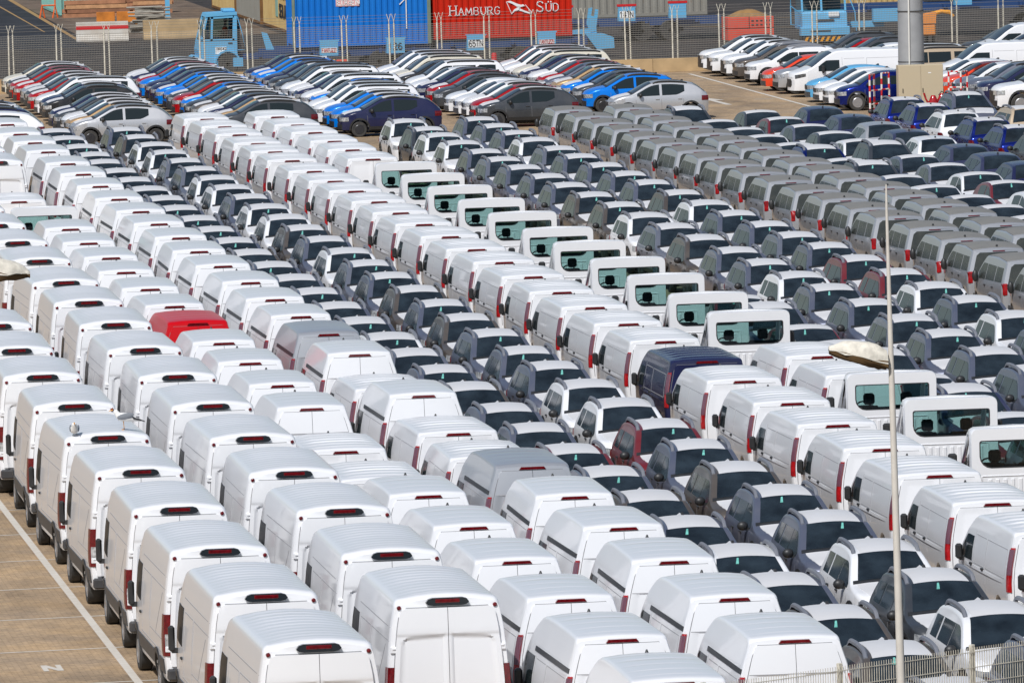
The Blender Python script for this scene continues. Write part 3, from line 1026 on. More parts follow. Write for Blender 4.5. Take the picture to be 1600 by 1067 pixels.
        # headlight wraps the corner
        def hl(u, v, o, sd=sd):
            z0 = zt(h - 0.1) - 0.20; z = z0 + 0.155 * v
            if u < 0.6: return B.front(sd * (B.W(0.8) * B.plan(h) * (0.50 + 0.5 * u / 0.6)), z, o)
            return B.side(sd, h - 0.26 * (u - 0.6) / 0.4, z + 0.04 * (u - 0.6), o)
        mb = MB(); mb.grid(hl, 8, 3, 0.014, 0.03)
        P.part('headlight', mb, CLEARLENS)
        # tail lamp
        mb = MB()
        if kind == 'minivan':
            q = B.rear(sd * (W(1.0) * 0.95 - 0.03), 1.0)
            x0, x1 = sorted((q[0] - sd * 0.09, q[0] + sd * 0.05))
            mb.box(x0, x1, q[1] - 0.035, q[1] + 0.20, 0.80, 1.13, 0, 0.025)
        else:
            z0 = belt - 0.22

            def tl(u, v, o, sd=sd):
                z = z0 + 0.24 * v
                if u < 0.5: return B.rear(sd * (B.W(z) * B.plan(-h) * (0.72 + 0.28 * u / 0.5)), min(z, zt(-h) - 0.03), o)
                return B.side(sd, -h + 0.30 * (u - 0.5) / 0.5, min(z, zt(-h + 0.05) - 0.04), o)
            mb.grid(tl, 8, 3, 0.018, 0.03)
        P.part('tail_lamp', mb, BRIGHTRED if kind == 'minivan' else REDLENS)
    # rear glass
    if kind == 'minivan':
        def gl(u, v, o):
            z = 1.06 + 0.58 * v
            xx = B.W(z) * 0.95 - 0.105
            d = min(v, 1 - v) * 0.56
            if d < 0.07: xx -= 0.07 - math.sqrt(max(0, 0.0049 - (0.07 - d) ** 2))
            return B.rear((2 * u - 1) * xx, z, o)
        mb = MB(); mb.grid(gl, 8, 8, 0.012, 0.03)
        P.part('rear_window', mb, DUSTGLASS)
        mb = MB(); end_patch(B, 'rear', -0.17, 0.17, 1.662, 1.686, off=0.016, nu=4, nv=1, mb=mb)
        P.part('brake_light', mb, REDLENS)
        P.part('roof_dust', top_patch(B, -h + 0.12, 0.55, 1.08, 0.004, 0.01, 8, 8, wav=0.02, seed=5), DUSTFILM)
        mb = MB(); end_patch(B, 'rear', -0.62, -0.36, 0.93, 1.05, off=0.016, nu=2, nv=1, mb=mb)
        P.part('film_sticker', mb, FILM)
        mb = MB(); end_patch(B, 'rear', -0.75, 0.75, 0.3, 0.55, off=0.05, depth=0.08, nu=8, nv=2, mb=mb)
        P.part('rear_bumper', mb, DARKTRIM)
    else:
        yb0 = -h + (0.17 if kind in ('suv', 'estate') else 0.16)
        yb1 = {'suv': -h + 0.56, 'new_suv': -h + 0.78, 'hatch': -h + 0.6, 'stepway': -h + 0.6, 'coupe_suv': -h + 0.82, 'estate': -h + 0.48}[kind]
        P.part('rear_window', top_patch(B, yb0, yb1, 0.93, 0.018, 0.03, 8, 6), GLASS)
    # front: grille and lower bumper
    zg = zt(h - 0.1)
    gw = 0.5 * B.W(0.8) * B.plan(h)
    P.part('grille', end_patch(B, 'front', -gw, gw, zg - 0.22, zg - 0.06, off=0.014, nu=8, nv=2, rad=0.03) if kind != 'new_suv' else end_patch(B, 'front', -gw * 1.3, gw * 1.3, zg - 0.42, zg - 0.06, off=0.014, nu=8, nv=4, rad=0.08), BLACKTRIM)

    def lb(u, v, o):
        return B.front((2 * u - 1) * B.W(0.4) * B.plan(h) * 0.97, zb + 0.02 + 0.20 * v, o)
    mb = MB(); mb.grid(lb, 8, 2, 0.022, 0.04)
    P.part('lower_bumper', mb, BLACKTRIM if kind in ('suv', 'new_suv', 'stepway', 'coupe_suv') else DARKTRIM)
    mb = MB(); q = B.rear(0, 0.62)
    mb.box(-0.26, 0.26, q[1] - 0.03, q[1] + 0.03, 0.56, 0.67, 0, 0.006)
    P.part('number_plate', mb, mat('plate_white', (0.7, 0.7, 0.68, 1), rough=0.4))
    mb = MB(); q = B.top(0, yr0 + 0.25, 0.0)
    mb.prism([(q[1] - 0.09, q[2] - 0.02), (q[1] + 0.10, q[2] - 0.02), (q[1] - 0.03, q[2] + 0.055), (q[1] - 0.08, q[2] + 0.05)], 0, -0.02, 0.02)
    P.part('aerial', mb, BLACKTRIM)
    # transport film on roof and bonnet
    if kind in ('suv', 'hatch', 'stepway'):
        mb = MB()

        def rf(u, v, o):
            y = (yr0 - 0.12) + (yr1 - 0.0 - yr0 + 0.12) * v
            t = (2 * u - 1) * (0.83 if kind == 'suv' else 0.78 if rails else 1.02)
            pk = 0.055 * max(0, 1 - abs(2 * u - 1) / 0.16) * max(0, 1 - v / 0.12)
            sag = 0.02 * math.sin(9 * u) * (1 - v) ** 6
            return B.top(t, y + sag, o + (pk if o > 0 else 0))
        mb.grid(rf, 14, 9, 0.007, 0.012)
        P.part('roof_film', mb, 'film')
        P.part('bonnet_film', top_patch(B, yg1 + 0.07, h - 0.16, 0.93 if kind == 'suv' else 0.80, 0.007, 0.012, 10, 8, wav=0.012, seed=3, trim=lambda v: 1.0 - 0.10 * v), 'film')
        # card hanging on the mirror, against the screen
        mb = MB()

        def card(u, v, o):
            y = yr1 + 0.10 + (0.17 if kind == 'suv' else 0.20) * v
            return B.top(0.10 + (0.085 - 0.03 * (1 - v)) * u + 0.03 * v, y, o)
        mb.grid(card, 1, 3, 0.026, 0.008)
        P.part('hanging_card', mb, TAG)
    add_wheels(P, B, w - 0.015, 0.20, STEEL if kind in ('minivan', 'new_suv', 'coupe_suv') else DARKRIM)
    add_underbody(P, B, 0.26)
    return P, B


# ---- chassis cab seen through its rear window
def make_cab():
    P = Proto('chassis_cab_truck', 'truck')
    L = 6.0; h = 3.0
    x0 = 1.0
    yb = 0.95            # back wall of the cab
    # lower cab and bonnet
    zt = sm([(yb, 1.37), (1.7, 1.37), (2.0, 1.34), (2.2, 1.22), (2.7, 1.10), (h - 0.06, 0.98), (h, 0.8)])
    W = pw((0.35, 0.93), (0.55, 0.985), (0.85, 1.01), (1.15, 1.01), (1.4, 0.985))
    plan = pw((yb, 1.0), (1.9, 1.0), (2.4, 0.95), (2.8, 0.85), (h, 0.76))
    B = Body(2 * h, zt, W, plan, r=0.05, crown=0.02, zb=0.42, wheels=(2.02,), wr=0.35, arch=0.42, bow_r=0.0, bow_f=0.2)
    B.stations0 = B.stations
    B.stations = lambda: [y for y in B.stations0() if y > yb] if False else sorted(set([yb] + [y for y in B.stations0() if y > yb + 0.01]))
    P.part('cab_body', B.build(), 'paint', angle=40)
    # back wall: rounded frame round the window
    outer = []
    zb_, zt_ = 0.75, 2.25

    def rrect(x, z0, z1, rb, rt, n=4):
        pts = []
        for cx, cz, r, a0 in ((x - rt, z1 - rt, rt, 0), (-x + rt, z1 - rt, rt, 90), (-x + rb, z0 + rb, rb, 180), (x - rb, z0 + rb, rb, 270)):
            for i in range(n + 1):
                a = R(a0 + 90 * i / n)
                pts.append((cx + r * math.cos(a), cz + r * math.sin(a)))
        return pts
    out_p = rrect(0.985, zb_, zt_, 0.03, 0.13)
    in_p = rrect(0.825, 1.46, 2.02, 0.24, 0.05)
    n = len(out_p)
    mb = MB()
    vs = []
    for y, ins in ((yb - 0.03, 0.0),):
        vs += [(x, y, z) for x, z in out_p]
        vs += [(x, y, z) for x, z in in_p]
        vs += [(x * 0.985, y + 0.09, min(z, 2.21)) for x, z in in_p]
        vs += [(x * 1.012, y + 0.05, z + (0.012 if z > 1.5 else 0)) for x, z in out_p]
        vs += [(x * 1.012, y + 0.22, z + (0.012 if z > 1.5 else 0)) for x, z in out_p]
    fs = []
    for i in range(n):
        j = (i + 1) % n
        fs += [(i, j, n + j, n + i), (n + i, n + j, 2 * n + j, 2 * n + i), (i, j, 3 * n + j, 3 * n + i), (3 * n + i, 3 * n + j, 4 * n + j, 4 * n + i)]
    mb.add(vs, fs)
    P.part('cab_back', mb, 'paint', angle=50)
    # roof and pillars
    mb = MB()
    secs = [(yb + 0.19, 0.995, 2.262), (1.5, 0.965, 2.25), (1.75, 0.92, 2.18)]
    vs = []
    for y, x, z in secs:
        vs += [(-x, y, z - 0.14), (-x + 0.03, y, z - 0.05), (-x + 0.12, y, z), (0, y, z + 0.03), (x - 0.12, y, z), (x - 0.03, y, z - 0.05), (x, y, z - 0.14),
               (x - 0.06, y, z - 0.14), (x - 0.14, y, z - 0.07), (-x + 0.14, y, z - 0.07), (-x + 0.06, y, z - 0.14)]
    fs = []
    for i in range(2):
        for k in range(11):
            fs.append((i * 11 + k, i * 11 + (k + 1) % 11, (i + 1) * 11 + (k + 1) % 11, (i + 1) * 11 + k))
    fs += [tuple(range(10, -1, -1)), tuple(range(22, 33))]
    mb.add(vs, fs)
    P.part('roof', mb, 'paint', angle=45)
    for sd in (-1, 1):
        mb = MB()
        mb.tube([(sd * 0.87, 1.74, 2.1), (sd * 0.93, 2.36, 1.26)], 0.055, 6)
        P.part('front_pillar', mb, 'paint')
        mb = MB()
        mb.add([(sd * 0.985, yb + 0.2, 1.36), (sd * 0.985, 1.78, 1.36), (sd * 0.985, 2.3, 1.30), (sd * 0.91, 1.74, 2.05), (sd * 0.955, yb + 0.2, 2.11)],
               [(0, 1, 2, 3, 4)])
        P.part('side_window', mb, CABGLASS, angle=0)
        P.part('door_mirror', van_mirror(1.0, 1.95, 1.5, sd, 0.18, 0.36), BLACKTRIM)
    mb = MB(); mb.add([(-0.86, 1.76, 2.12), (0.86, 1.76, 2.12), (0.92, 2.36, 1.27), (-0.92, 2.36, 1.27)], [(0, 1, 2, 3)])
    P.part('windscreen', mb, CABGLASS, angle=0)
    mb = MB(); mb.add([(x * 1.004, yb + 0.035, z) for x, z in rrect(0.83, 1.455, 2.025, 0.24, 0.05)], [tuple(range(n))])
    P.part('rear_window', mb, CABGLASS, angle=0)
    mb = MB(); mb.add([(x * 1.0, yb - 0.036, z) for x, z in in_p] + [(x * 0.972, yb - 0.036, 1.74 + (z - 1.74) * 0.92) for x, z in in_p] +
                      [(x * 1.0, yb - 0.01, z) for x, z in in_p] + [(x * 0.972, yb - 0.01, 1.74 + (z - 1.74) * 0.92) for x, z in in_p],
                      [f for i in range(n) for f in ((i, (i + 1) % n, n + (i + 1) % n, n + i), (n + i, n + (i + 1) % n, 3 * n + (i + 1) % n, 3 * n + i), (i, (i + 1) % n, 2 * n + (i + 1) % n, 2 * n + i))])
    P.part('window_seal', mb, BLACKTRIM)
    # pressed panel under the window
    mb = MB()
    for k in range(9):
        xk = -0.62 + 1.24 * k / 8
        mb.box(xk - 0.04, xk + 0.04, yb - 0.052, yb - 0.02, 0.85, 1.24, 0, 0.012)
    P.part('pressed_rib', mb, 'paint')
    mb = MB()
    fr = [(-0.78, 0.8), (0.78, 0.8), (0.78, 1.3), (-0.78, 1.3)]
    for (a, b), (c, d) in zip(fr, fr[1:] + fr[:1]):
        mb.tube([(a, yb - 0.032, b), (c, yb - 0.032, d)], 0.014, 6)
    P.part('pressed_frame', mb, 'paint')
    # inside
    mb = MB(); mb.box(-0.9, 0.9, 2.02, 2.3, 0.9, 1.40, 0, 0.05)
    mb.box(-0.62, -0.18, 1.9, 2.05, 1.25, 1.47, 0, 0.05)
    P.part('dashboard', mb, SEATM)
    for x, ww in ((-0.46, 0.25), (0.42, 0.42)):
        mb = MB(); mb.box(x - ww, x + ww, 1.35, 1.75, 0.75, 0.95, 0, 0.05); mb.box(x - ww, x + ww, 1.2, 1.36, 0.85, 1.52, 0, 0.06)
        sp = P.part('seat', mb, SEATM)
        for hx in ((x,) if ww < 0.3 else (x - 0.05,)):
            mb = MB(); mb.box(hx - 0.125, hx + 0.125, 1.17, 1.30, 1.55, 1.80, 0, 0.045)
            P.part('headrest', mb, SEATM, parent=sp)
    mb = MB(); ring = [(-0.46 + 0.19 * math.cos(t * math.pi / 8), 1.88 + 0.06 * math.sin(t * math.pi / 8), 1.38 + 0.18 * math.sin(t * math.pi / 8)) for t in range(17)]
    mb.tube(ring, 0.018, 6)
    P.part('steering_wheel', mb, SEATM)
    mb = MB(); mb.box(-0.14, 0.14, 1.86, 1.9, 1.93, 2.02, 0, 0.015); mb.tube([(0, 1.87, 1.98), (0, 1.8, 2.08)], 0.015, 5)
    P.part('interior_mirror', mb, SEATM)
    # frame, rear axle
    mb = MB()
    for sd in (-1, 1):
        x_0, x_1 = sorted((sd * 0.36, sd * 0.46))
        mb.box(x_0, x_1, -2.95, 1.2, 0.55, 0.74)
    for y in (-2.9, -2.0, -1.0, 0.0): mb.box(-0.38, 0.38, y - 0.05, y + 0.05, 0.58, 0.70)
    mb.tube([(-0.9, -1.7, 0.35), (0.9, -1.7, 0.35)], 0.07, 8)
    P.part('chassis_frame', mb, CHASSIS)
    mb = MB(); mb.box(-0.85, 0.85, -3.0, -2.95, 0.5, 0.6)
    P.part('rear_bar', mb, 'paint')
    for sd in (-1, 1):
        P.part('wheel', wheel_mb(sd * 0.83, -1.7, 0.35, 0.26, sd), [TYRE, STEEL])
        P.part('wheel', wheel_mb(sd * 0.86, 2.02, 0.35, 0.24, sd), [TYRE, STEEL])
        mb = MB(); mb.box(sd * 0.7 - 0.1, sd * 0.7 + 0.1, -2.98, -2.93, 0.62, 0.74, 0, 0.01)
        P.part('tail_lamp', mb, REDLENS)
    mb = MB(); mb.box(-0.7, 0.7, 1.2, 2.7, 0.3, 0.7)
    P.part('underbody', mb, CHASSIS)
    return P, B


TALL, TALLB = make_tall_van()
HIGH, HIGHB = make_mid_van(True)
LOW, LOWB = make_mid_van(False)
SUV, SUVB = make_car('suv')
NEWSUV, _ = make_car('new_suv')
HATCH, _ = make_car('hatch')
STEP, _ = make_car('stepway')
COUPE, _ = make_car('coupe_suv')
MINI, _ = make_car('minivan')
ESTATE, _ = make_car('estate')
CAB, _ = make_cab()

# ------------------------------------------------------------------ ground
def ground_mat(name, base, var1, var2, brick=False, stain=0.35, rough=0.85):
    m = bpy.data.materials.new(name)
    m.use_nodes = True
    nt = m.node_tree; N = nt.nodes; Lk = nt.links
    p = N['Principled BSDF']
    p.inputs['Roughness'].default_value = rough
    p.inputs['Specular IOR Level'].default_value = 0.25
    tc = N.new('ShaderNodeTexCoord')
    n1 = N.new('ShaderNodeTexNoise'); n1.inputs['Scale'].default_value = 0.55; n1.inputs['Detail'].default_value = 8; n1.inputs['Roughness'].default_value = 0.62
    n2 = N.new('ShaderNodeTexNoise'); n2.inputs['Scale'].default_value = 7.0; n2.inputs['Detail'].default_value = 6; n2.inputs['Roughness'].default_value = 0.7
    Lk.new(tc.outputs['Object'], n1.inputs['Vector']); Lk.new(tc.outputs['Object'], n2.inputs['Vector'])
    r1 = N.new('ShaderNodeValToRGB')
    r1.color_ramp.elements[0].position = 0.36; r1.color_ramp.elements[0].color = var1
    r1.color_ramp.elements[1].position = 0.64; r1.color_ramp.elements[1].color = var2
    e = r1.color_ramp.elements.new(0.5); e.color = base
    Lk.new(n1.outputs['Fac'], r1.inputs['Fac'])
    mr = N.new('ShaderNodeMapRange'); mr.inputs[1].default_value = 0.25; mr.inputs[2].default_value = 0.75; mr.inputs[3].default_value = 1 - stain; mr.inputs[4].default_value = 1 + stain * 0.6
    Lk.new(n2.outputs['Fac'], mr.inputs[0])
    sc = N.new('ShaderNodeVectorMath'); sc.operation = 'SCALE'
    Lk.new(r1.outputs['Color'], sc.inputs[0]); Lk.new(mr.outputs[0], sc.inputs['Scale'])
    last = sc.outputs[0]
    mp = N.new('ShaderNodeMapping'); mp.inputs['Scale'].default_value = (0.5, 0.16, 1)
    n3 = N.new('ShaderNodeTexNoise'); n3.inputs['Scale'].default_value = 1.0; n3.inputs['Detail'].default_value = 9; n3.inputs['Roughness'].default_value = 0.72
    Lk.new(tc.outputs['Object'], mp.inputs[0]); Lk.new(mp.outputs[0], n3.inputs['Vector'])
    m3 = N.new('ShaderNodeMapRange'); m3.inputs[1].default_value = 0.42; m3.inputs[2].default_value = 0.66; m3.inputs[3].default_value = 1.12; m3.inputs[4].default_value = 0.66
    Lk.new(n3.outputs['Fac'], m3.inputs[0])
    s3 = N.new('ShaderNodeVectorMath'); s3.operation = 'SCALE'
    Lk.new(last, s3.inputs[0]); Lk.new(m3.outputs[0], s3.inputs['Scale'])
    last = s3.outputs[0]
    if brick:
        bt = N.new('ShaderNodeTexBrick')
        bt.inputs['Scale'].default_value = 1.0; bt.inputs['Brick Width'].default_value = 0.22; bt.inputs['Row Height'].default_value = 0.11
        bt.inputs['Mortar Size'].default_value = 0.006
        bt.inputs['Color1'].default_value = (1.05, 1.03, 1.02, 1); bt.inputs['Color2'].default_value = (0.90, 0.89, 0.89, 1); bt.inputs['Mortar'].default_value = (0.55, 0.53, 0.5, 1)
        Lk.new(tc.outputs['Object'], bt.inputs['Vector'])
        mm = N.new('ShaderNodeVectorMath'); mm.operation = 'MULTIPLY'
        Lk.new(last, mm.inputs[0]); Lk.new(bt.outputs['Color'], mm.inputs[1])
        last = mm.outputs[0]
    Lk.new(last, p.inputs['Base Color'])
    bp = N.new('ShaderNodeBump'); bp.inputs['Strength'].default_value = 0.4; bp.inputs['Distance'].default_value = 0.01
    Lk.new(n2.outputs['Fac'], bp.inputs['Height']); Lk.new(bp.outputs[0], p.inputs['Normal'])
    return m


PAVE = ground_mat('brown_pavers', (0.43, 0.315, 0.20, 1), (0.35, 0.265, 0.18, 1), (0.48, 0.34, 0.20, 1), brick=True)
ASPH = ground_mat('yard_asphalt', (0.050, 0.043, 0.039, 1), (0.037, 0.034, 0.033, 1), (0.078, 0.064, 0.054, 1))
ROADM = ground_mat('road_asphalt', (0.034, 0.036, 0.042, 1), (0.028, 0.030, 0.035, 1), (0.045, 0.046, 0.05, 1))
DUSTY = ground_mat('dusty_concrete', (0.17, 0.125, 0.09, 1), (0.13, 0.095, 0.07, 1), (0.21, 0.155, 0.11, 1))
LINEW = mat('line_paint', (0.66, 0.63, 0.57, 1), rough=0.7, dust=0.35, dustcol=(0.36, 0.26, 0.16, 1), scale=5)
LINEY = mat('yellow_line_paint', (0.46, 0.27, 0.09, 1), rough=0.75, dust=0.55, dustcol=(0.10, 0.08, 0.06, 1), scale=3)


def sheet(name, pts, z, m):
    mb = MB(); mb.add([(x, y, z) for x, y in pts], [tuple(range(len(pts)))])
    return structure(name, mb, m)


sheet('ground', [(-2500, -600), (2500, -600), (2500, 3500), (-2500, 3500)], 0.0, PAVE)
sheet('added_asphalt', [(-600, -400), (600, -400), (600, 60), (30, 112), (20.9, 109.2), (14.5, 104.9), (-600, 104.9)], 0.004, ASPH)  # asphalt out of view, added to cut warm bounce onto the van doors
sheet('terminal_yard', [(-600, 346.5), (900, 346.5), (900, 1500), (-600, 1500)], 0.004, ASPH)
sheet('road', [(-600, 390), (34.4, 390), (34.9, 425), (35.6, 470), (36.5, 700), (-600, 700)], 0.008, ROADM)
sheet('dusty_apron', [(34.9, 399), (45.0, 399), (45.0, 700), (37.2, 700), (35.8, 470)], 0.008, DUSTY)
for pts in ([(34.35, 399), (34.58, 399), (35.9, 470), (37.0, 700), (36.7, 700), (35.6, 470)], [(33.6, 410), (33.7, 410), (34.5, 470), (34.35, 470)]):
    sheet('yard_line', pts, 0.014, LINEY)
for (xa, ya), (xb, yb_) in (((57, 400), (70, 388)), ((60, 412), (78, 393)), ((63, 380), (64.5, 440))):
    l = math.hypot(xb - xa, yb_ - ya); nx, ny = -(yb_ - ya) / l * 0.1, (xb - xa) / l * 0.1
    sheet('yard_line', [(xa - nx, ya - ny), (xb - nx, yb_ - ny), (xb + nx, yb_ + ny), (xa + nx, ya + ny)], 0.014, LINEY)


def line(x0, y0, x1, y1, w=0.13, z=0.005, name='parking_line'):
    l = math.hypot(x1 - x0, y1 - y0); nx, ny = -(y1 - y0) / l * w / 2, (x1 - x0) / l * w / 2
    return sheet(name, [(x0 - nx, y0 - ny), (x1 - nx, y1 - ny), (x1 + nx, y1 + ny), (x0 + nx, y0 + ny)], z, LINEW)


line(12.42, 105, 12.42, 292, 0.15, 0.009)
for k in range(-5, 14):
    y = 145.6 + 5.011 * k
    line(2.0, y - 0.75, 14.9, y + 0.12, 0.085)
line(57.3, 298, 57.3, 344, 0.16)
for k in range(0, 9):
    line(51.5, 314.5 + 3.2 * k, 52.8, 314.5 + 3.2 * k, 0.1)
    if k % 2 == 0: line(56.2, 312 + 4.4 * k, 57.0, 312 + 4.4 * k, 0.12)
mb = MB()
mb.add([(54.36, 317.2, 0.006), (54.62, 317.2, 0.006), (54.54, 321.0, 0.006), (54.95, 321.0, 0.006), (54.40, 323.6, 0.006), (53.95, 321.0, 0.006), (54.30, 321.0, 0.006)], [tuple(range(7))])
structure('painted_arrow', mb, LINEW)

# ------------------------------------------------------------------ stroke lettering
GL = {'A': [[(0, 0), (2, 6), (4, 0)], [(0.8, 2.2), (3.2, 2.2)]], 'B': [[(0, 0), (0, 6), (2.6, 6), (3.4, 5.2), (3.4, 4), (2.6, 3.2), (0, 3.2)], [(2.6, 3.2), (3.8, 2.4), (3.8, 0.8), (2.8, 0), (0, 0)]],
      'D': [[(0, 0), (0, 6), (2.2, 6), (3.8, 4.6), (3.8, 1.4), (2.2, 0), (0, 0)]], 'E': [[(3.4, 6), (0, 6), (0, 0), (3.4, 0)], [(0, 3.1), (2.8, 3.1)]],
      'G': [[(3.8, 5), (2.8, 6), (1.2, 6), (0, 4.6), (0, 1.4), (1.2, 0), (2.8, 0), (3.8, 0.8), (3.8, 2.8), (2.4, 2.8)]], 'H': [[(0, 0), (0, 6)], [(4, 0), (4, 6)], [(0, 3), (4, 3)]],
      'L': [[(0, 6), (0, 0), (3.3, 0)]], 'M': [[(0, 0), (0.4, 6), (2.5, 1.2), (4.6, 6), (5, 0)]], 'N': [[(0, 0), (0, 6), (4, 0), (4, 6)]],
      'R': [[(0, 0), (0, 6), (2.6, 6), (3.6, 5.2), (3.6, 3.9), (2.6, 3), (0, 3)], [(1.8, 3), (4, 0)]], 'S': [[(3.6, 5.1), (2.7, 6), (1, 6), (0.1, 5), (0.4, 3.8), (3.2, 2.4), (3.7, 1.2), (2.8, 0), (1, 0), (0, 0.9)]],
      'T': [[(0, 6), (4, 6)], [(2, 6), (2, 0)]], 'U': [[(0, 6), (0, 1.4), (1.2, 0), (2.8, 0), (4, 1.4), (4, 6)]], 'O': [[(1.2, 0), (0, 1.4), (0, 4.6), (1.2, 6), (2.8, 6), (4, 4.6), (4, 1.4), (2.8, 0), (1.2, 0)]],
      'I': [[(0.5, 0), (0.5, 6)]], '-': [[(0.4, 3), (2.4, 3)]], '0': [[(1.2, 0), (0, 1.4), (0, 4.6), (1.2, 6), (2.6, 6), (3.6, 4.6), (3.6, 1.4), (2.6, 0), (1.2, 0)]],
      '1': [[(0.3, 4.8), (1.6, 6), (1.6, 0)]], '2': [[(0, 4.8), (1, 6), (2.8, 6), (3.6, 4.8), (3.2, 3.4), (0, 0), (3.8, 0)]], '4': [[(2.8, 0), (2.8, 6), (0, 2), (3.8, 2)]],
      '5': [[(3.5, 6), (0.4, 6), (0.2, 3.4), (2.6, 3.6), (3.6, 2.6), (3.6, 1.2), (2.6, 0), (0.8, 0), (0, 0.8)]], '6': [[(3.2, 5.6), (1.6, 6), (0.2, 4), (0, 1.6), (1, 0), (2.8, 0), (3.7, 1.2), (3.4, 2.8), (2.2, 3.4), (0.3, 2.4)]], ' ': []}
WID = {'M': 5, 'I': 1, '-': 2.8, ' ': 2.4}


def text_mb(txt, x, z, hgt, y0, y1, lw=0.8, serif=False, caps=None, gap=1.4, mb=None, slope=0.0, axis='x'):
    """flat letters in the x-z plane between y0 and y1 (axis 'x'); caps: index set drawn larger"""
    mb = mb or MB()
    cx = x
    for i, ch in enumerate(txt):
        k = hgt / 6.0 * (1.28 if caps and i in caps else 1.0)
        for st in GL[ch]:
            for (ax, az), (bx, bz) in zip(st, st[1:]):
                l = math.hypot(bx - ax, bz - az)
                thin = 0.72 if serif and abs(bz - az) < 0.3 * l else 1.0
                nx, nz = -(bz - az) / l * lw / 2 * thin, (bx - ax) / l * lw / 2 * thin
                ex, ez = (bx - ax) / l * lw * 0.3, (bz - az) / l * lw * 0.3
                pts = [(ax - ex + nx, az - ez + nz), (bx + ex + nx, bz + ez + nz), (bx + ex - nx, bz + ez - nz), (ax - ex - nx, az - ez - nz)]
                mb.prism([(cx + p * k, z + q * k + slope * (cx - x)) for p, q in pts], 1, y0, y1)
            if serif:
                for px, pz in (st[0], st[-1]):
                    if pz in (0, 6): mb.prism([(cx + (px + a) * k, z + (pz + b) * k) for a, b in ((-0.9, -0.22), (0.9, -0.22), (0.9, 0.22), (-0.9, 0.22))], 1, y0, y1)
        cx += (WID.get(ch, 4) + gap) * k
    return mb, cx


mbN = MB()
mbN.add([(10.93 + a * 0.36, 137.45 + b * 0.85, 0.006) for a, b in ((0, 0), (0.27, 0), (0.27, 0.55), (0.70, 0), (1, 0), (1, 1), (0.73, 1), (0.73, 0.45), (0.30, 1), (0, 1))], [tuple(range(10))])
structure('painted_letter', mbN, LINEW)

# ------------------------------------------------------------------ parked vehicles
ORD = ['nearest', 'second', 'third', 'fourth', 'fifth', 'sixth', 'seventh', 'eighth', 'ninth', 'tenth', 'eleventh', 'twelfth', 'thirteenth', 'fourteenth', 'fifteenth', 'sixteenth',
       'seventeenth', 'eighteenth', 'nineteenth', 'twentieth'] + ['twenty-' + w for w in ('first', 'second', 'third', 'fourth', 'fifth', 'sixth', 'seventh', 'eighth', 'ninth')] + ['thirtieth'] + \
      ['thirty-' + w for w in ('first', 'second', 'third', 'fourth', 'fifth', 'sixth', 'seventh', 'eighth', 'ninth')] + ['fortieth']
KIND = {}
for k_, pr_, rr_, off_, words_, grp_ in (
        ('T', TALL, 0.0, 2.99, 'tall panel van with dark oval brake light', 'tall white panel vans'),
        ('H', HIGH, 0.0, 2.67, 'high-roof van with dark side rail', 'high-roof panel vans'),
        ('V', LOW, 0.0, 2.67, 'low-roof panel van', 'low-roof panel vans'),
        ('P', CAB, 0.0, -0.95, 'chassis cab with wide rear window', 'white chassis cab trucks'),
        ('S', SUV, math.pi, 0.30, 'suv with roof rails', 'suvs parked facing the camera'),
        ('C', HATCH, math.pi, 0.30, 'hatchback', 'hatchbacks parked facing the camera'),
        ('K', MINI, 0.0, 2.14, 'dusty minivan', 'silver minivans parked in two rows'),
        ('O', COUPE, 0.0, 1.24, 'crossover seen from behind', 'crossovers parked tail to the camera'),
        ('R', SUV, 0.0, 1.51, 'suv seen from behind', 'suvs parked tail to the camera')):
    KIND[k_] = (pr_, rr_, off_, words_, grp_)

NCOL = 0
rj = random.Random(11)


def in_frame(x, y, hl=2.4, top=1.9):
    """does the photograph show any of a vehicle standing at x, y?"""
    for dx in (-0.9, 0.9):
        for dy in (-hl, hl):
            for z in (0.2, top):
                d = Vector((x + dx, y + dy, z - 17.2))
                k = 12084.0 / d.dot(_f)
                px, py = 800 + k * d.dot(_r), 533.5 - k * d.dot(_u)
                if 4 < px < 1596 and 0 < py < 1063: return True
    return False


def row(x, where, items):
    """items: (kind, y, colour) sorted from the camera; y is the measured reference point on the vehicle"""
    items = [it for it in sorted(items, key=lambda t: t[1]) if in_frame(x, it[1] + KIND[it[0]][3 - 1])]
    cnt = {}
    for kind, y, colour in items:
        pr, rz, off, words, grp = KIND[kind]
        key = (words, colour)
        n = cnt.get(key, 0); cnt[key] = n + 1
        tot = sum(1 for it in items if (KIND[it[0]][3], it[2]) == key)
        cl = colour.replace('dusty silver', 'silver')
        short = {'T': 'tall van', 'H': 'high-roof van', 'V': 'low-roof van', 'P': 'chassis cab', 'S': 'suv', 'C': 'hatchback', 'K': 'minivan', 'O': 'crossover', 'R': 'suv'}[kind]
        if tot == 1: lab = f'only {cl} {words if len(words.split()) < 5 else short} in the {where}'
        else: lab = f'{ORD[n]} {cl} {short} from the camera in the {where}'
        skip = set()
        film = colour
        pr.spawn((x + rj.uniform(-0.04, 0.04), y + off + rj.uniform(-0.05, 0.05), 0), rz + R(rj.uniform(-1.0, 1.0)), lab, grp, colour, skip)


def rng(y0, y1, n): return [y0 + (y1 - y0) * i / (n - 1) for i in range(n)] if n > 1 else [y0]


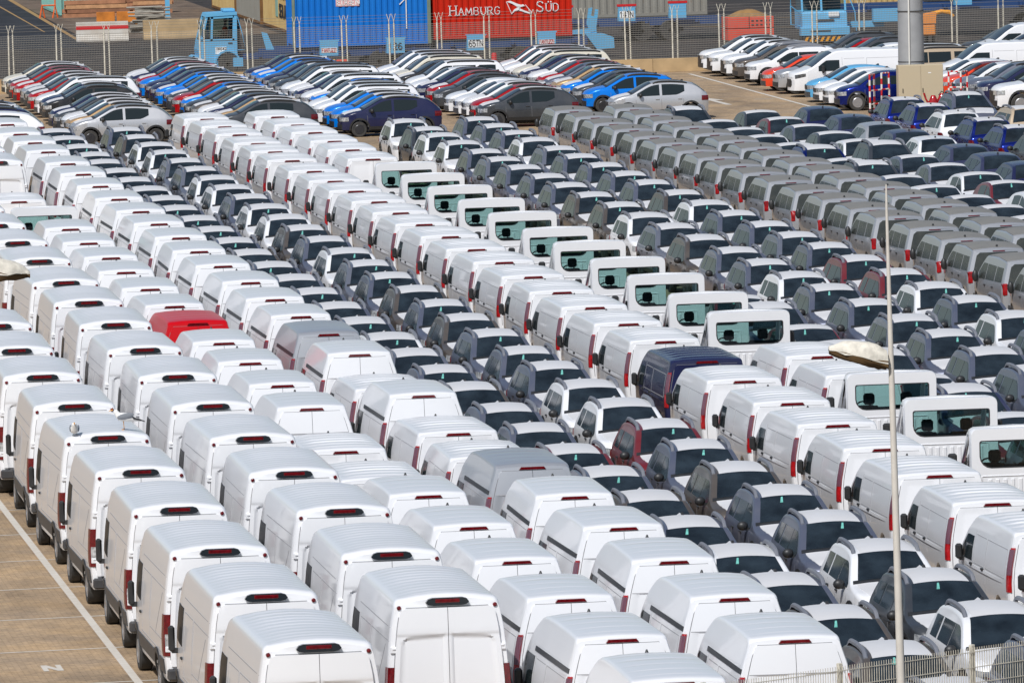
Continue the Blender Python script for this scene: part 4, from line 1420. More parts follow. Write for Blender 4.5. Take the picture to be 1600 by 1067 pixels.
W_ = 'white'
row(13.62, 'row beside the white ground line', [('T', y, W_) for y in (118.1, 125.1, 132.1, 139.3, 146.4, 153.5, 160.8, 168.2, 175.4, 182.6)])
row(16.40, 'second row from the white line', [('T', y, W_) for y in (123.5, 130.5, 137.8, 145.0, 152.3, 159.6, 166.9, 174.2, 181.7, 188.7, 195.6, 203.6, 210.9, 218.2, 225.4)])
row(18.80, 'third row from the white line', [('H', y, 'bright red' if abs(y - 186.2) < 0.1 else W_) for y in (115.0, 120.6, 126.3, 132.2, 138.0, 143.8, 162.6, 168.4, 174.5, 180.2, 186.2, 191.8, 197.8, 204.0, 209.6, 215.7, 221.8)]
    + [('V', 150.2, W_), ('V', 156.3, W_), ('V', 240.0, W_), ('P', 231.1, W_), ('T', 248.7, W_), ('T', 256.0, W_)])
row(21.43, 'fourth row from the white line', [('H', y, 'silver' if y in (148.4, 181.6) else W_) for y in (119.6, 125.4, 131.2, 136.9, 142.5, 148.4, 164.6, 175.6, 181.6, 187.2, 192.9, 198.8, 205.0, 210.8, 216.6, 222.7, 228.4, 234.6, 241.2, 247.7, 253.7, 260.9, 266.6, 272.4, 278.9)]
    + [('V', 153.6, W_), ('V', 159.2, W_), ('V', 170.0, W_)])
GR, BR, MA, PG, DG = 'grey', 'brown', 'maroon', 'pale grey', 'dark grey'


def sus(ys, cols, kind='S'):
    return [(kind, y, c) for y, c in zip(ys, cols)]


row(23.66, 'leftmost suv row', sus(
    [117.2, 122.2, 127.4, 132.5, 137.3, 142.4, 147.4, 152.4, 157.3, 162.2, 167.1, 172.6, 177.4, 182.3, 187.2, 192.2, 197.3, 202.4, 207.5, 212.6, 217.7, 222.8, 227.9, 233.0, 238.1, 243.1, 248.2, 253.3, 258.4, 263.8, 268.4, 273.5, 279.1, 284.2],
    [GR, BR, BR, GR, W_, GR, BR, GR, MA, GR, GR, BR, GR, PG, W_, GR, GR, GR, PG, GR, BR, GR, GR, PG, GR, GR, W_, GR, BR, PG, GR, W_, W_, GR]))
row(26.27, 'row left of the blue van', sus(
    [122.0, 127.1, 132.2, 137.2, 142.4, 147.4, 152.3, 157.2, 162.0, 167.2, 172.2, 177.2, 181.7, 187.0, 192.1, 196.9, 202.0, 207.0, 211.9, 217.0, 222.1, 227.2, 232.3, 237.4, 242.5, 247.6, 252.8, 258.0, 263.0, 268.3, 273.3, 278.4, 283.7],
    [GR, W_, DG, W_, GR, GR, BR, GR, MA, W_, W_, GR, GR, GR, BR, GR, BR, GR, PG, W_, GR, BR, W_, W_, GR, W_, W_, PG, PG, W_, W_, BR, GR]))
row(29.26, 'row with the blue van', [('V', y, 'navy blue' if y == 174.2 else W_) for y in (130.6, 136.0, 141.5, 147.0, 152.5, 157.9, 163.1, 168.8, 174.2, 180.0, 185.4, 190.8, 196.1, 201.7, 207.2, 212.4, 217.8, 223.3, 228.7, 234.1, 239.6, 245.0, 250.5, 256.7, 262.1, 267.4, 273.2, 278.7, 284.2)])
row(31.92, 'row of chassis cabs', [('P', y, W_) for y in (145.4, 152.2, 159.1, 165.5, 183.4, 189.3, 196.0, 202.2, 208.8, 214.6, 221.6, 228.0, 234.6, 241.0, 247.3)] + [('V', y, W_) for y in (168.9, 174.3, 256.0, 261.7, 267.2, 273.0, 278.4, 284.2)])
row(34.05, 'half-hidden row behind the chassis cabs', [('C', 197.5, MA), ('S', 192.3, GR), ('C', 187.3, MA), ('C', 182.4, MA), ('S', 177.6, GR), ('C', 172.7, PG), ('S', 167.6, 'dusty navy'), ('C', 162.6, MA), ('S', 157.5, GR)])
row(36.62, 'first suv row past the chassis cabs', sus(
    [166.5, 171.6, 176.8, 182.1, 187.0, 192.2, 197.5, 202.1, 207.1, 211.9, 217.3, 222.4, 227.5, 232.6, 237.7, 242.8, 247.8, 252.9, 257.7, 262.5, 268.1, 273.2, 277.4, 283.0],
    [GR, GR, GR, GR, PG, GR, GR, W_, GR, GR, BR, PG, W_, BR, BR, GR, GR, GR, PG, GR, W_, W_, DG, W_]))
row(39.27, 'second suv row beside the minivans', sus(
    [181.7, 186.8, 192.0, 196.9, 201.9, 207.3, 212.5, 217.1, 221.9, 227.0, 232.2, 237.4, 242.8, 247.6, 252.6, 257.9, 262.8, 268.4, 273.1, 277.9, 282.9],
    [GR, W_, GR, W_, MA, MA, GR, PG, GR, GR, W_, BR, GR, GR, GR, GR, PG, W_, GR, GR, GR]))
row(43.12, 'left minivan row', [('K', y, 'dusty silver') for y in (198.6, 203.2, 207.8, 211.9, 216.8, 221.7, 225.7, 230.2, 234.7, 239.6, 244.2, 248.6, 253.0, 257.2, 261.8, 266.3, 271.1, 275.5, 280.1, 284.8)])
row(45.36, 'right minivan row', [('K', y, 'dusty silver') for y in (208.2, 212.8, 217.3, 221.9, 226.2, 230.7, 235.1, 239.8, 244.2, 248.6, 253.0, 257.7, 262.2, 266.8, 271.4, 275.7, 280.3, 284.8)])
row(47.55, 'car row just right of the minivans', [('S', 285.6, DG), ('C', 279.1, PG), ('C', 273.6, PG), ('C', 268.7, W_), ('C', 263.3, W_), ('S', 258.6, 'deep blue'), ('C', 253.6, W_), ('S', 249.0, DG), ('C', 244.0, GR), ('C', 238.5, W_), ('C', 233.2, PG), ('C', 228.3, DG), ('C', 223.3, W_), ('C', 218.2, W_)])
row(50.07, 'second car row right of the minivans', [('C', 284.5, DG), ('C', 279.5, MA), ('C', 274.3, GR), ('C', 269.4, DG), ('C', 264.2, W_), ('S', 259.8, DG), ('C', 254.2, GR), ('C', 249.2, PG), ('C', 244.0, W_), ('C', 239.4, MA), ('C', 234.2, W_)])
row(52.45, 'row of cars showing their tails', [('O', y, c) for y, c in zip((284.2, 278.2, 272.6, 267.6, 263.0, 257.8, 252.6, 247.4), ('navy blue', 'dusty navy', 'silver', 'dusty navy', W_, 'dusty navy', 'dusty navy', 'navy blue'))])
row(56.15, 'suv row below the grey cabinet', [('R', y, c) for y, c in zip((287.2, 282.2, 277.0, 271.8, 266.6, 261.4), ('deep blue', 'deep blue', W_, 'deep blue', 'deep blue', DG))])
row(59.0, 'rightmost short row under the cabinet', [('R', 278.5, 'beige'), ('S', 289.5, GR)])


# side-on blocks at the far end: cars face left
def block(xf, where, ys, cols, kinds=None):
    n = len(ys)
    cnt = {}
    for i, (y, c) in enumerate(zip(ys, cols)):
        pr = {'s': STEP, 'e': ESTATE, 'u': SUV, 'n': NEWSUV, 'h': HATCH, 'o': COUPE, 'v': LOW}[kinds[i] if kinds else 's']
        wd = {'s': 'hatchback', 'e': 'estate car', 'u': 'suv', 'n': 'suv', 'h': 'hatchback', 'o': 'crossover', 'v': 'panel van'}[kinds[i] if kinds else 's']
        L = {'s': 4.09, 'e': 4.5, 'u': 4.34, 'n': 4.42, 'h': 4.07, 'o': 4.12, 'v': 5.34}[kinds[i] if kinds else 's']
        WD = {'s': 'h', 'u': 'n'}
        tot = sum(1 for k in range(n) if cols[k] == c and WD.get((kinds or 's' * n)[k], (kinds or 's' * n)[k]) == WD.get((kinds or 's' * n)[i], (kinds or 's' * n)[i]))
        k = cnt.get((c, wd), 0); cnt[(c, wd)] = k + 1
        lab = f'only {c} {wd} in the {where}' if tot == 1 else f'{ORD[k]} {c} {wd} from the camera in the {where}'
        skip = {q for q in ('roof_film', 'bonnet_film') if rj.random() < (0.75 if c in (RD, BB) and q == 'roof_film' else 0.35)}
        if not in_frame(xf + L / 2, y): continue
        if kinds and kinds[i] == 'h': skip |= {'roof_film', 'bonnet_film', 'hanging_card'}
        if where.startswith('right-hand') and kinds and kinds[i] == 'u': skip |= {'roof_film', 'bonnet_film', 'hanging_card'}
        pr.spawn((xf + L / 2 + rj.uniform(-0.08, 0.08), y, 0), math.pi / 2 + R(rj.uniform(-1.0, 1.0)), lab, 'cars parked side-on at the far end' if not where.startswith('right-hand') else 'cars parked in the right-hand lot', c, skip)


BB, NV, RD, TN, CRM, BK = 'bright blue', 'navy blue', 'red', 'tan', 'cream', 'black'
block(20.6, 'far left corner block', [302.2, 304.8, 307.2, 309.8, 312.0], [W_, NV, W_, GR, W_], 'hssss')
block(25.75, 'leftmost near side-on block', [303.3, 305.8, 308.2, 310.6, 313.0], ['silver', TN, W_, DG, NV])
block(31.6, 'second near side-on block', [303.7, 306.2, 308.6, 311.0, 313.4, 315.4], [DG, TN, NV, W_, 'brown', BK])
block(36.35, 'third near side-on block', [303.3, 305.8, 308.2, 310.7, 313.1], [NV, BB, BB, W_, W_], 'sssee')
block(42.4, 'fourth near side-on block', [306.5, 309.0, 311.4, 313.8, 316.0], [DG, RD, W_, W_, W_], 'ssshh')
block(47.9, 'rightmost side-on block', [308.5, 314.9, 317.4, 320.4, 322.9, 325.4, 327.9, 330.4, 332.9, 335.4, 338.0, 340.6], ['silver', BB, DG, BB, TN, GR, RD, W_, NV, CRM, W_, W_], 'ssssssssseee')
block(26.1, 'leftmost far side-on block', [319.8, 322.3, 324.8, 327.3, 329.8, 332.3, 334.8, 337.3, 339.8, 342.0], [BK, NV, W_, RD, DG, 'silver', RD, RD, DG, CRM], 'ssesssssss')
block(31.6, 'second far side-on block', [318.2, 320.7, 323.2, 325.6, 328.1, 330.5, 333.0, 335.4, 337.8, 340.2, 342.5], [BB, RD, DG, BB, BB, NV, NV, BB, RD, NV, W_])
block(36.9, 'third far side-on block', [317.6, 320.1, 322.6, 325.1, 327.6, 330.1, 332.6, 335.1, 337.6, 340.0, 342.2], [BB, W_, NV, W_, W_, DG, BK, NV, BB, BB, NV], 'sesseesssss')
block(42.3, 'fourth far side-on block', [319.0, 321.5, 324.0, 326.5, 329.0, 331.6, 334.2, 336.8, 339.4], [DG, RD, NV, W_, W_, BK, CRM, W_, W_], 'sssheseee')

block(57.75, 'right-hand lot beside the arrow lane', [343.9, 341.2, 338.4, 335.3, 332.2, 327.4, 324.6, 321.6, 317.4, 315.0, 312.7, 310.35][::-1],
      [W_, W_, W_, BR, W_, 'orange', 'silver', W_, 'pale blue', W_, W_, 'deep blue'][::-1], 'nnnuuhuvhhho'[::-1])
block(62.9, 'right-hand lot second column', [343.8, 341.2, 338.6, 335.9, 333.2, 330.4, 327.6][::-1], [DG, RD, DG, W_, CRM, W_, 'beige'][::-1], 'nhnhhee'[::-1])
block(63.3, 'right-hand lot beyond the light mast', [319.2, 316.6, 314.0, 311.6, 309.2, 300.4][::-1], [W_, 'orange', W_, 'pale grey', NV, 'silver'][::-1], 'hhonnu'[::-1])
block(64.75, 'right-hand lot just behind the white hatchback', [324.0], [W_], 'v')
block(63.0, 'right-hand lot corner with big dark grille', [304.0], [W_], 'n')
for o_ in COL.objects:
    if o_.get('label', '').endswith('corner with big dark grille'): o_.scale = (1.14, 1.14, 1.14); o_.location.x += 0.25
block(69.6, 'right-hand lot by the fence', [343.6, 340.8, 338.0, 335.2, 332.2][::-1], [DG, W_, DG, 'brown', W_][::-1], 'nvnue'[::-1])

# ------------------------------------------------------------------ kerb wall and mesh fence along the terminal
CONC = mat('warm_concrete', lin(176, 150, 112), rough=0.85, var=0.22, scale=1.2, bump=0.3)
FY = 346.2
kw = thing('retaining_wall', 'low beige concrete wall under the terminal mesh fence', 'wall', (0, FY, 0))
for k in range(20):
    mb = MB(); mb.box(20 + 3.0 * k + 0.006, 23 + 3.0 * k - 0.006, 0, 0.28, 0, 0.62, 0, 0.012)
    obj('wall_block', mb, CONC, kw)
GALV = mat('fence_post_paint', lin(206, 200, 184), rough=0.6, var=0.25, scale=9)
WIRE = mat('fence_wire', lin(132, 128, 120), rough=0.6)
fn_ = thing('mesh_fence', 'grey wire mesh fence on paired posts along the container yard', 'fence', (0, FY + 0.14, 0))
pm = MB(); pm.tube([(0, 0, 0.6), (0, 0, 2.58)], 0.036, 8)
post_me = pm.mesh('fence_post', [GALV])
bm_ = MB(); bm_.tube([(0, 0, 2.56), (-0.015, 0.0, 2.75), (-0.09, 0.02, 3.02)], 0.014, 5); bm_.tube([(0, 0, 2.56), (0.015, 0, 2.75), (0.09, -0.02, 3.02)], 0.014, 5)
brk_me = bm_.mesh('post_bracket', [GALV])
wm = MB()
for i in range(20):
    z = 0.66 + 0.098 * i
    wm.box(0, 2.155, -0.004, 0.004, z - 0.0085, z + 0.0085)
for i in range(29):
    x = 2.155 * (i + 0.5) / 29
    wm.box(x - 0.0035, x + 0.0035, -0.004, 0.004, 0.64, 2.52)
wire_me = wm.mesh('wire_mesh', [WIRE], 0)
for k in range(-2, 24):
    x = 26.9 + 2.155 * k
    for dx, dy in ((-0.115, 0.0), (0.115, 0.05)):
        p = link('fence_post', post_me, fn_, (x + dx, dy, 0))
        p.rotation_euler = (0, R(rj.uniform(-0.8, 0.5)), 0)
        link('post_bracket', brk_me, p)
    w = link('wire_mesh', wire_me, fn_, (x, 0.02, 0)); w['kind'] = 'stuff'
mb = MB()
for z, dy in ((2.72, 0.0), (2.85, 0.03), (2.98, 0.06)):
    mb.tube([(22, dy, z), (50, dy, z - 0.02), (77, dy, z)], 0.006, 4)
obj('top_wire', mb, WIRE, fn_)


# ------------------------------------------------------------------ shipping containers
def corr_mb(L, z0, z1, pitch=0.28, dep=0.04):
    mb = MB(); pr = []
    n = max(2, int(L / pitch))
    p = L / n
    for i in range(n):
        x = i * p
        pr += [(x, 0), (x + 0.30 * p, 0), (x + 0.5 * p, dep), (x + 0.8 * p, dep)]
    pr.append((L, 0))
    vs = [(x, y, z0) for x, y in pr] + [(x, y, z1) for x, y in pr]
    m = len(pr)
    mb.add(vs, [(i, i + 1, m + i + 1, m + i) for i in range(m - 1)])
    return mb


def container(label, loc, rz, L, m, H=2.59, frame=None, pitch=0.28):
    """origin: lower near left corner; length along local x, the near long side faces local -y"""
    t = thing('shipping_container', label, 'container', loc, rz, 'shipping containers')
    D = 2.44; frame = frame or m
    for y, flip in ((0.03, 1), (D - 0.07, 1)):
        o = obj('side_panel', corr_mb(L - 0.24, 0.14, H - 0.1, pitch), m, t, 20, (0.12, y, 0))
    for x in (0.03, L - 0.07):
        o = obj('end_panel', corr_mb(D - 0.24, 0.14, H - 0.1, 0.22), m, t, 20, (x + (0.04 if x < 1 else 0), 0.12, 0), (0, 0, R(90)))
    for x in (0, L - 0.13):
        for y in (0, D - 0.13):
            mb = MB(); mb.box(x, x + 0.13, y, y + 0.13, 0, H, 0, 0.01); obj('corner_post', mb, frame, t)
    for y in (0.015, D - 0.1):
        mb = MB(); mb.box(0.13, L - 0.13, y, y + 0.085, 0.01, 0.15); obj('bottom_rail', mb, frame, t, 0)
        mb = MB(); mb.box(0.13, L - 0.13, y, y + 0.085, H - 0.11, H - 0.01); obj('top_rail', mb, frame, t, 0)
    mb = MB(); mb.box(0.1, L - 0.1, 0.1, D - 0.1, H - 0.06, H - 0.03); obj('roof', mb, frame, t, 0)
    mb = MB(); mb.box(0.1, L - 0.1, 0.1, D - 0.1, 0.03, 0.1); obj('floor', mb, frame, t, 0)
    return t


def weathered(name, col, streak, rust=lin(120, 66, 30), amount=0.35, spec=0.2):
    m = mat(name, col, rough=0.65, dust=amount, dustcol=streak, scale=1.0, spec=spec)
    nt = m.node_tree; p = nt.nodes['Principled BSDF']
    src = p.inputs['Base Color'].links[0].from_socket
    tc = nt.nodes.new('ShaderNodeTexCoord'); mp = nt.nodes.new('ShaderNodeMapping'); mp.inputs['Scale'].default_value = (3.2, 3.2, 0.55)
    nz = nt.nodes.new('ShaderNodeTexNoise'); nz.inputs['Scale'].default_value = 1.6; nz.inputs['Detail'].default_value = 8; nz.inputs['Roughness'].default_value = 0.7
    mr = nt.nodes.new('ShaderNodeMapRange'); mr.inputs[1].default_value = 0.60; mr.inputs[2].default_value = 0.74; mr.inputs[4].default_value = 0.85
    mx = nt.nodes.new('ShaderNodeMix'); mx.data_type = 'RGBA'; mx.inputs[7].default_value = rust
    nt.links.new(tc.outputs['Object'], mp.inputs[0]); nt.links.new(mp.outputs[0], nz.inputs['Vector']); nt.links.new(nz.outputs['Fac'], mr.inputs[0])
    nt.links.new(mr.outputs[0], mx.inputs[0]); nt.links.new(src, mx.inputs[6]); nt.links.new(mx.outputs[2], p.inputs['Base Color'])
    return m


BLUEC = weathered('container_blue', lin(8, 104, 192), lin(60, 150, 205), lin(20, 70, 130), 0.2)
REDC = weathered('container_red', lin(192, 32, 8), lin(150, 40, 20), lin(110, 34, 18), 0.2)
GREYC = weathered('container_grey', lin(140, 138, 130), lin(110, 104, 92), lin(116, 88, 58), 0.3)
BEIGEC = weathered('container_beige', lin(196, 172, 120), lin(160, 120, 66), lin(150, 86, 34), 0.45)
TEALC = weathered('container_teal', lin(120, 182, 178), lin(160, 170, 130), lin(130, 104, 50), 0.4)
RUSTF = mat('container_frame_rust', lin(120, 84, 44), rough=0.75, var=0.35, scale=2)
GREENF = mat('container_frame_green', lin(96, 118, 100), rough=0.6, dust=0.3)
WHITEP = mat('lettering_white', (0.8, 0.8, 0.78, 1), rough=0.6)
BLACKP = mat('lettering_black', (0.02, 0.02, 0.022, 1), rough=0.6)
REDP = mat('lettering_red', lin(196, 30, 34), rough=0.6)
LB = mat('terminal_light_blue', lin(92, 172, 214), rough=0.45, dust=0.12)
DB = mat('terminal_dark_blue', lin(28, 66, 118), rough=0.5, dust=0.25, dustcol=lin(60, 70, 84))
bc = container('bright blue ribbed container left of the red one', (40.6, 355.0, 1.22), 0, 6.45, BLUEC, frame=BLUEC)
mb = MB(); mb.box(6.30, 6.46, -0.012, 0.02, 0.02, 2.57); obj('corner_cover', mb, GREENF, bc, 0)
mb = MB(); mb.box(0.0, 0.13, -0.012, 0.02, 0.0, 2.59); obj('corner_cover', mb, GREENF, bc, 0)
mb = MB(); mb.box(2.05, 3.15, 0.012, 0.028, 1.86, 2.5); obj('sticker', mb, mat('faded_pink', lin(222, 172, 168), rough=0.7, var=0.2, scale=5), bc, 0)
GL['F'] = [[(3.4, 6), (0, 6), (0, 0)], [(0, 3.1), (2.8, 3.1)]]; GL['Z'] = [[(0, 6), (3.8, 6), (0, 0), (3.8, 0)]]
mb, _ = text_mb('EDGEN', 2.12, 1.92, 0.24, 0.004, 0.012, lw=1.1); obj('lettering', mb, WHITEP, bc, 0)
mb, _ = text_mb('1', 4.95, 0.75, 1.4, 0.004, 0.026, lw=0.18); obj('paint_run', mb, WHITEP, bc, 0)
rc = container('red container lettered with white words and a flag emblem', (47.18, 355.0, 1.40), 0, 6.5, REDC)
mb = MB()
text_mb('HAMBURG', 0.78, 1.10, 0.34, 0.006, 0.03, lw=0.62, serif=True, caps={0}, gap=1.75, mb=mb)
obj('lettering', mb, WHITEP, rc, 0)
mb = MB()
text_mb('SUD', 4.86, 1.16, 0.36, 0.006, 0.03, lw=0.66, serif=True, caps={0}, gap=1.6, mb=mb)
for dx in (5.37, 5.49): mb.box(dx, dx + 0.055, 0.006, 0.03, 1.57, 1.63)
obj('lettering', mb, WHITEP, rc, 0)
mb = MB()
for pts in ([(3.42, 1.66), (3.62, 1.70), (3.95, 1.55), (4.12, 1.50), (4.22, 1.52), (4.30, 1.44), (4.10, 1.40), (3.92, 1.42), (3.70, 1.56)],
            [(3.66, 1.08), (3.78, 1.28), (3.98, 1.40), (4.10, 1.36), (4.02, 1.26), (3.84, 1.22)],
            [(4.02, 1.34), (4.12, 1.30), (4.44, 1.16), (4.62, 1.10), (4.50, 1.08), (4.28, 1.14), (4.02, 1.24)],
            [(3.42, 1.66), (3.45, 1.66), (3.69, 1.08), (3.66, 1.08)], [(4.30, 1.50), (4.33, 1.50), (4.64, 1.12), (4.61, 1.10)]):
    mb.prism(pts, 1, 0.006, 0.03)
obj('flag_emblem', mb, WHITEP, rc, 0)
container('long grey ribbed container right of the red one', (51.8, 378.0, 1.20), R(1.2), 12.19, GREYC, pitch=0.36)
sl = container('beige container lettered in black on its side', (45.35, 410.4, 0.02), R(-90), 12.19, BEIGEC, frame=RUSTF)
mb = MB(); text_mb('SEALAND', 7.9, 0.75, 0.62, 0.004, 0.03, lw=1.1, gap=1.6, mb=mb); obj('lettering', mb, BLACKP, sl, 0); mb = MB(); text_mb('SEALAND', 7.9, 1.75, 0.62, 0.004, 0.03, lw=1.1, gap=1.6, mb=mb)
obj('lettering', mb, BLACKP, sl, 0)
mb = MB(); mb.box(6.2, 7.2, 0.004, 0.03, 0.7, 2.3); obj('panel_patch', mb, mat('faded_green', lin(140, 176, 160), rough=0.7), sl, 0)
container('rusty grey container behind the beige lettered one', (45.3, 423.2, 0.02), R(-90), 12.19, GREYC, frame=RUSTF)
container('third rusty container in the line along the yard', (45.3, 436.0, 0.02), R(-90), 12.19, BEIGEC, frame=RUSTF)
container('pale teal container with rust streaks beside the road', (36.2, 442.6, 0.05), R(-90), 12.19, TEALC, frame=TEALC)
tl_ = container('small beige container right of the second blue tractor', (69.6, 374.6, 1.5), 0, 3.35, BEIGEC, frame=BEIGEC)
container('dark grey container beyond the light mast', (73.8, 372.0, 1.9), 0, 12.19, mat('container_dark', lin(96, 96, 92), rough=0.65, dust=0.3), pitch=0.36)
container('dark open container behind the timber stacks', (38.9, 452.0, 0.02), R(0), 6.06, mat('container_black', lin(34, 36, 42), rough=0.7), frame=BLACKTRIM)


# ------------------------------------------------------------------ terminal trailers
def guide_plate(parent, x, y, z, txt=None, red=False, cap=False, w=0.84, h=0.74):
    mb = MB()
    mb.prism([(x - w / 2 - 0.08, z + h / 2), (x + w / 2 + 0.08, z + h / 2), (x + w / 2, z + h / 2 - 0.1), (x + w / 2, z - h / 2), (x - w / 2, z - h / 2), (x - w / 2, z + h / 2 - 0.1)], 1, y, y + 0.12)
    mb.prism([(y + 0.12, z - h / 2), (y + 0.5, z - h / 2), (y + 0.12, z + h / 2)], 0, x - w / 2, x - w / 2 + 0.03)
    mb.prism([(y + 0.12, z - h / 2), (y + 0.5, z - h / 2), (y + 0.12, z + h / 2)], 0, x + w / 2 - 0.03, x + w / 2)
    g = obj('corner_guide', mb, LB, parent, 0)
    if cap:
        mb = MB(); mb.box(x - w / 2 - 0.06, x + w / 2 + 0.06, y - 0.02, y + 0.14, z + h / 2 - 0.02, z + h / 2 + 0.09); obj('red_cap', mb, REDP, g, 0)
    if txt:
        if txt != '126':
            mb = MB(); mb.box(x - w * 0.43, x + w * 0.43, y - 0.012, y - 0.002, z - h * 0.32, z + h * (0.0 if red else 0.16)); obj('plate', mb, WHITEP, g, 0)
        hh = 0.17 if red else 0.28
        mbt, xe = text_mb(txt, 0, z - h * (0.27 if red else 0.25), hh, y - 0.024, y - 0.014, lw=1.0 if red else 0.9, gap=1.0)
        sc = min(1.0, w * 0.8 / xe)
        mbt.v = [(x - xe * sc / 2 + a * sc, b, c) for a, b, c in mbt.v]
        obj('lettering', mbt, REDP if red else BLACKP, g, 0)
    return g


def trailer(label, x0, x1, y, zd, guides, wheels, m=DB):
    t = thing('container_trailer', label, 'trailer', ((x0 + x1) / 2, y, 0), 0, 'terminal container trailers')
    o = ((x0 + x1) / 2)
    for dy in (0.35, 1.95):
        mb = MB(); mb.box(x0 - o, x1 - o, dy, dy + 0.16, zd - 0.42, zd - 0.02); obj('main_beam', mb, m, t, 0)
    for k in range(5):
        xx = x0 - o + (x1 - x0) * (k + 0.5) / 5
        mb = MB(); mb.box(xx - 0.07, xx + 0.07, 0.06, 2.44, zd - 0.3, zd - 0.1); obj('cross_member', mb, m, t, 0)
    for xw in wheels:
        for dy in (0.12, 2.0):
            mb = MB(); mb.lathe([(0.26, -0.14), (0.48, -0.15), (0.5, -0.1), (0.5, 0.1), (0.48, 0.15), (0.26, 0.14)], (xw - o, dy + 0.1, 0.5), 1, 20, 0)
            mb.lathe([(0.27, -0.13), (0.22, -0.09), (0.1, -0.09), (0.1, -0.14)], (xw - o, dy + 0.1, 0.5), 1, 14, 1)
            obj('wheel', mb, [TYRE, mat('trailer_rim', (0.10, 0.10, 0.11, 1), rough=0.5)], t)
    mb = MB(); mb.box(min(wheels) - o - 0.7, max(wheels) - o + 0.7, 0.3, 2.1, 0.45, 0.62) if wheels else None
    if wheels: obj('bogie_frame', mb, CHASSIS, t, 0)
    for g in guides: guide_plate(t, g[0] - o, -0.55, g[1], *g[2:])
    return t


trailer('blue trailer carrying the blue container', 39.2, 47.0, 354.8, 1.20, [(42.2, 1.22, 'FANTUZZI', True), (45.3, 1.24, '126')], (44.6, 45.9))
trailer('blue trailer carrying the red container', 47.3, 54.4, 354.8, 1.38, [(49.05, 1.26, '65TN'), (52.35, 1.30, 'FANTUZZI', True)], (51.2, 52.5))
trailer('blue trailer under the long grey container', 52.0, 64.6, 377.6, 1.18, [(56.6, 1.45, None, False, True), (59.75, 1.42, '14TN', False, True), (62.3, 1.5, None, True, True)], (60.6, 62.0))
trailer('blue trailer behind the right light blue tractor', 69.0, 88.0, 371.8, 1.75, [(75.5, 1.95, None, False, True), (80.0, 2.0, '11TN', False, True)], (79, 80.5))
# loose goosenecks standing by the fence
t = thing('trailer_gooseneck', 'light blue gooseneck with upright fin beside the left tractor', 'trailer part', (39.6, 355.2, 0))
mb = MB(); mb.prism([(-0.42, 2.0), (-0.16, 1.95), (0.16, 1.18), (-0.2, 1.12)], 1, 0, 0.12); obj('fin', mb, LB, t, 0)
mb = MB(); mb.prism([(0.1, 1.35), (2.2, 1.2), (2.2, 0.8), (-0.2, 0.8)], 1, 0.02, 0.2); obj('neck_beam', mb, DB, t, 0)
mb = MB(); mb.box(-1.75, -1.3, 0.0, 0.3, 0.45, 0.85); obj('end_block', mb, LB, t, 0)
t = thing('trailer_gooseneck', 'light blue gooseneck with forked upright under the grey container', 'trailer part', (55.7, 362.0, 0))
mb = MB(); mb.prism([(-0.28, 1.62), (-0.16, 2.35), (0.02, 2.38), (-0.06, 2.0), (0.10, 1.95), (0.16, 2.3), (0.30, 2.28), (0.16, 1.25), (-0.1, 1.2)], 1, 0, 0.12); obj('fork', mb, LB, t, 0)
mb = MB(); mb.prism([(-1.5, 1.30), (0.2, 1.42), (0.2, 1.12), (-1.5, 1.0)], 1, 0.02, 0.3); obj('neck_beam', mb, LB, t, 0)
mb = MB(); mb.prism([(-0.4, 1.2), (0.5, 1.15), (1.0, 0.95), (1.02, 0.45), (0.2, 0.38)], 1, -0.06, 0.5); obj('skid_plate', mb, LB, t, 0)


# ------------------------------------------------------------------ terminal tractors
def skin(name, verts, edges, radii, m, parent=None, root=0, sub=1):
    me = bpy.data.meshes.new(name)
    me.from_pydata(verts, edges, [])
    me.materials.append(m)
    o = link(name, me, parent)
    md = o.modifiers.new('skin', 'SKIN')
    for i, r in enumerate(radii):
        v = me.skin_vertices[0].data[i]
        v.radius = (r, r) if not isinstance(r, tuple) else r
        v.use_root = (i == root)
    sb = o.modifiers.new('sub', 'SUBSURF'); sb.levels = sub; sb.render_levels = sub
    md.use_smooth_shade = True
    return o


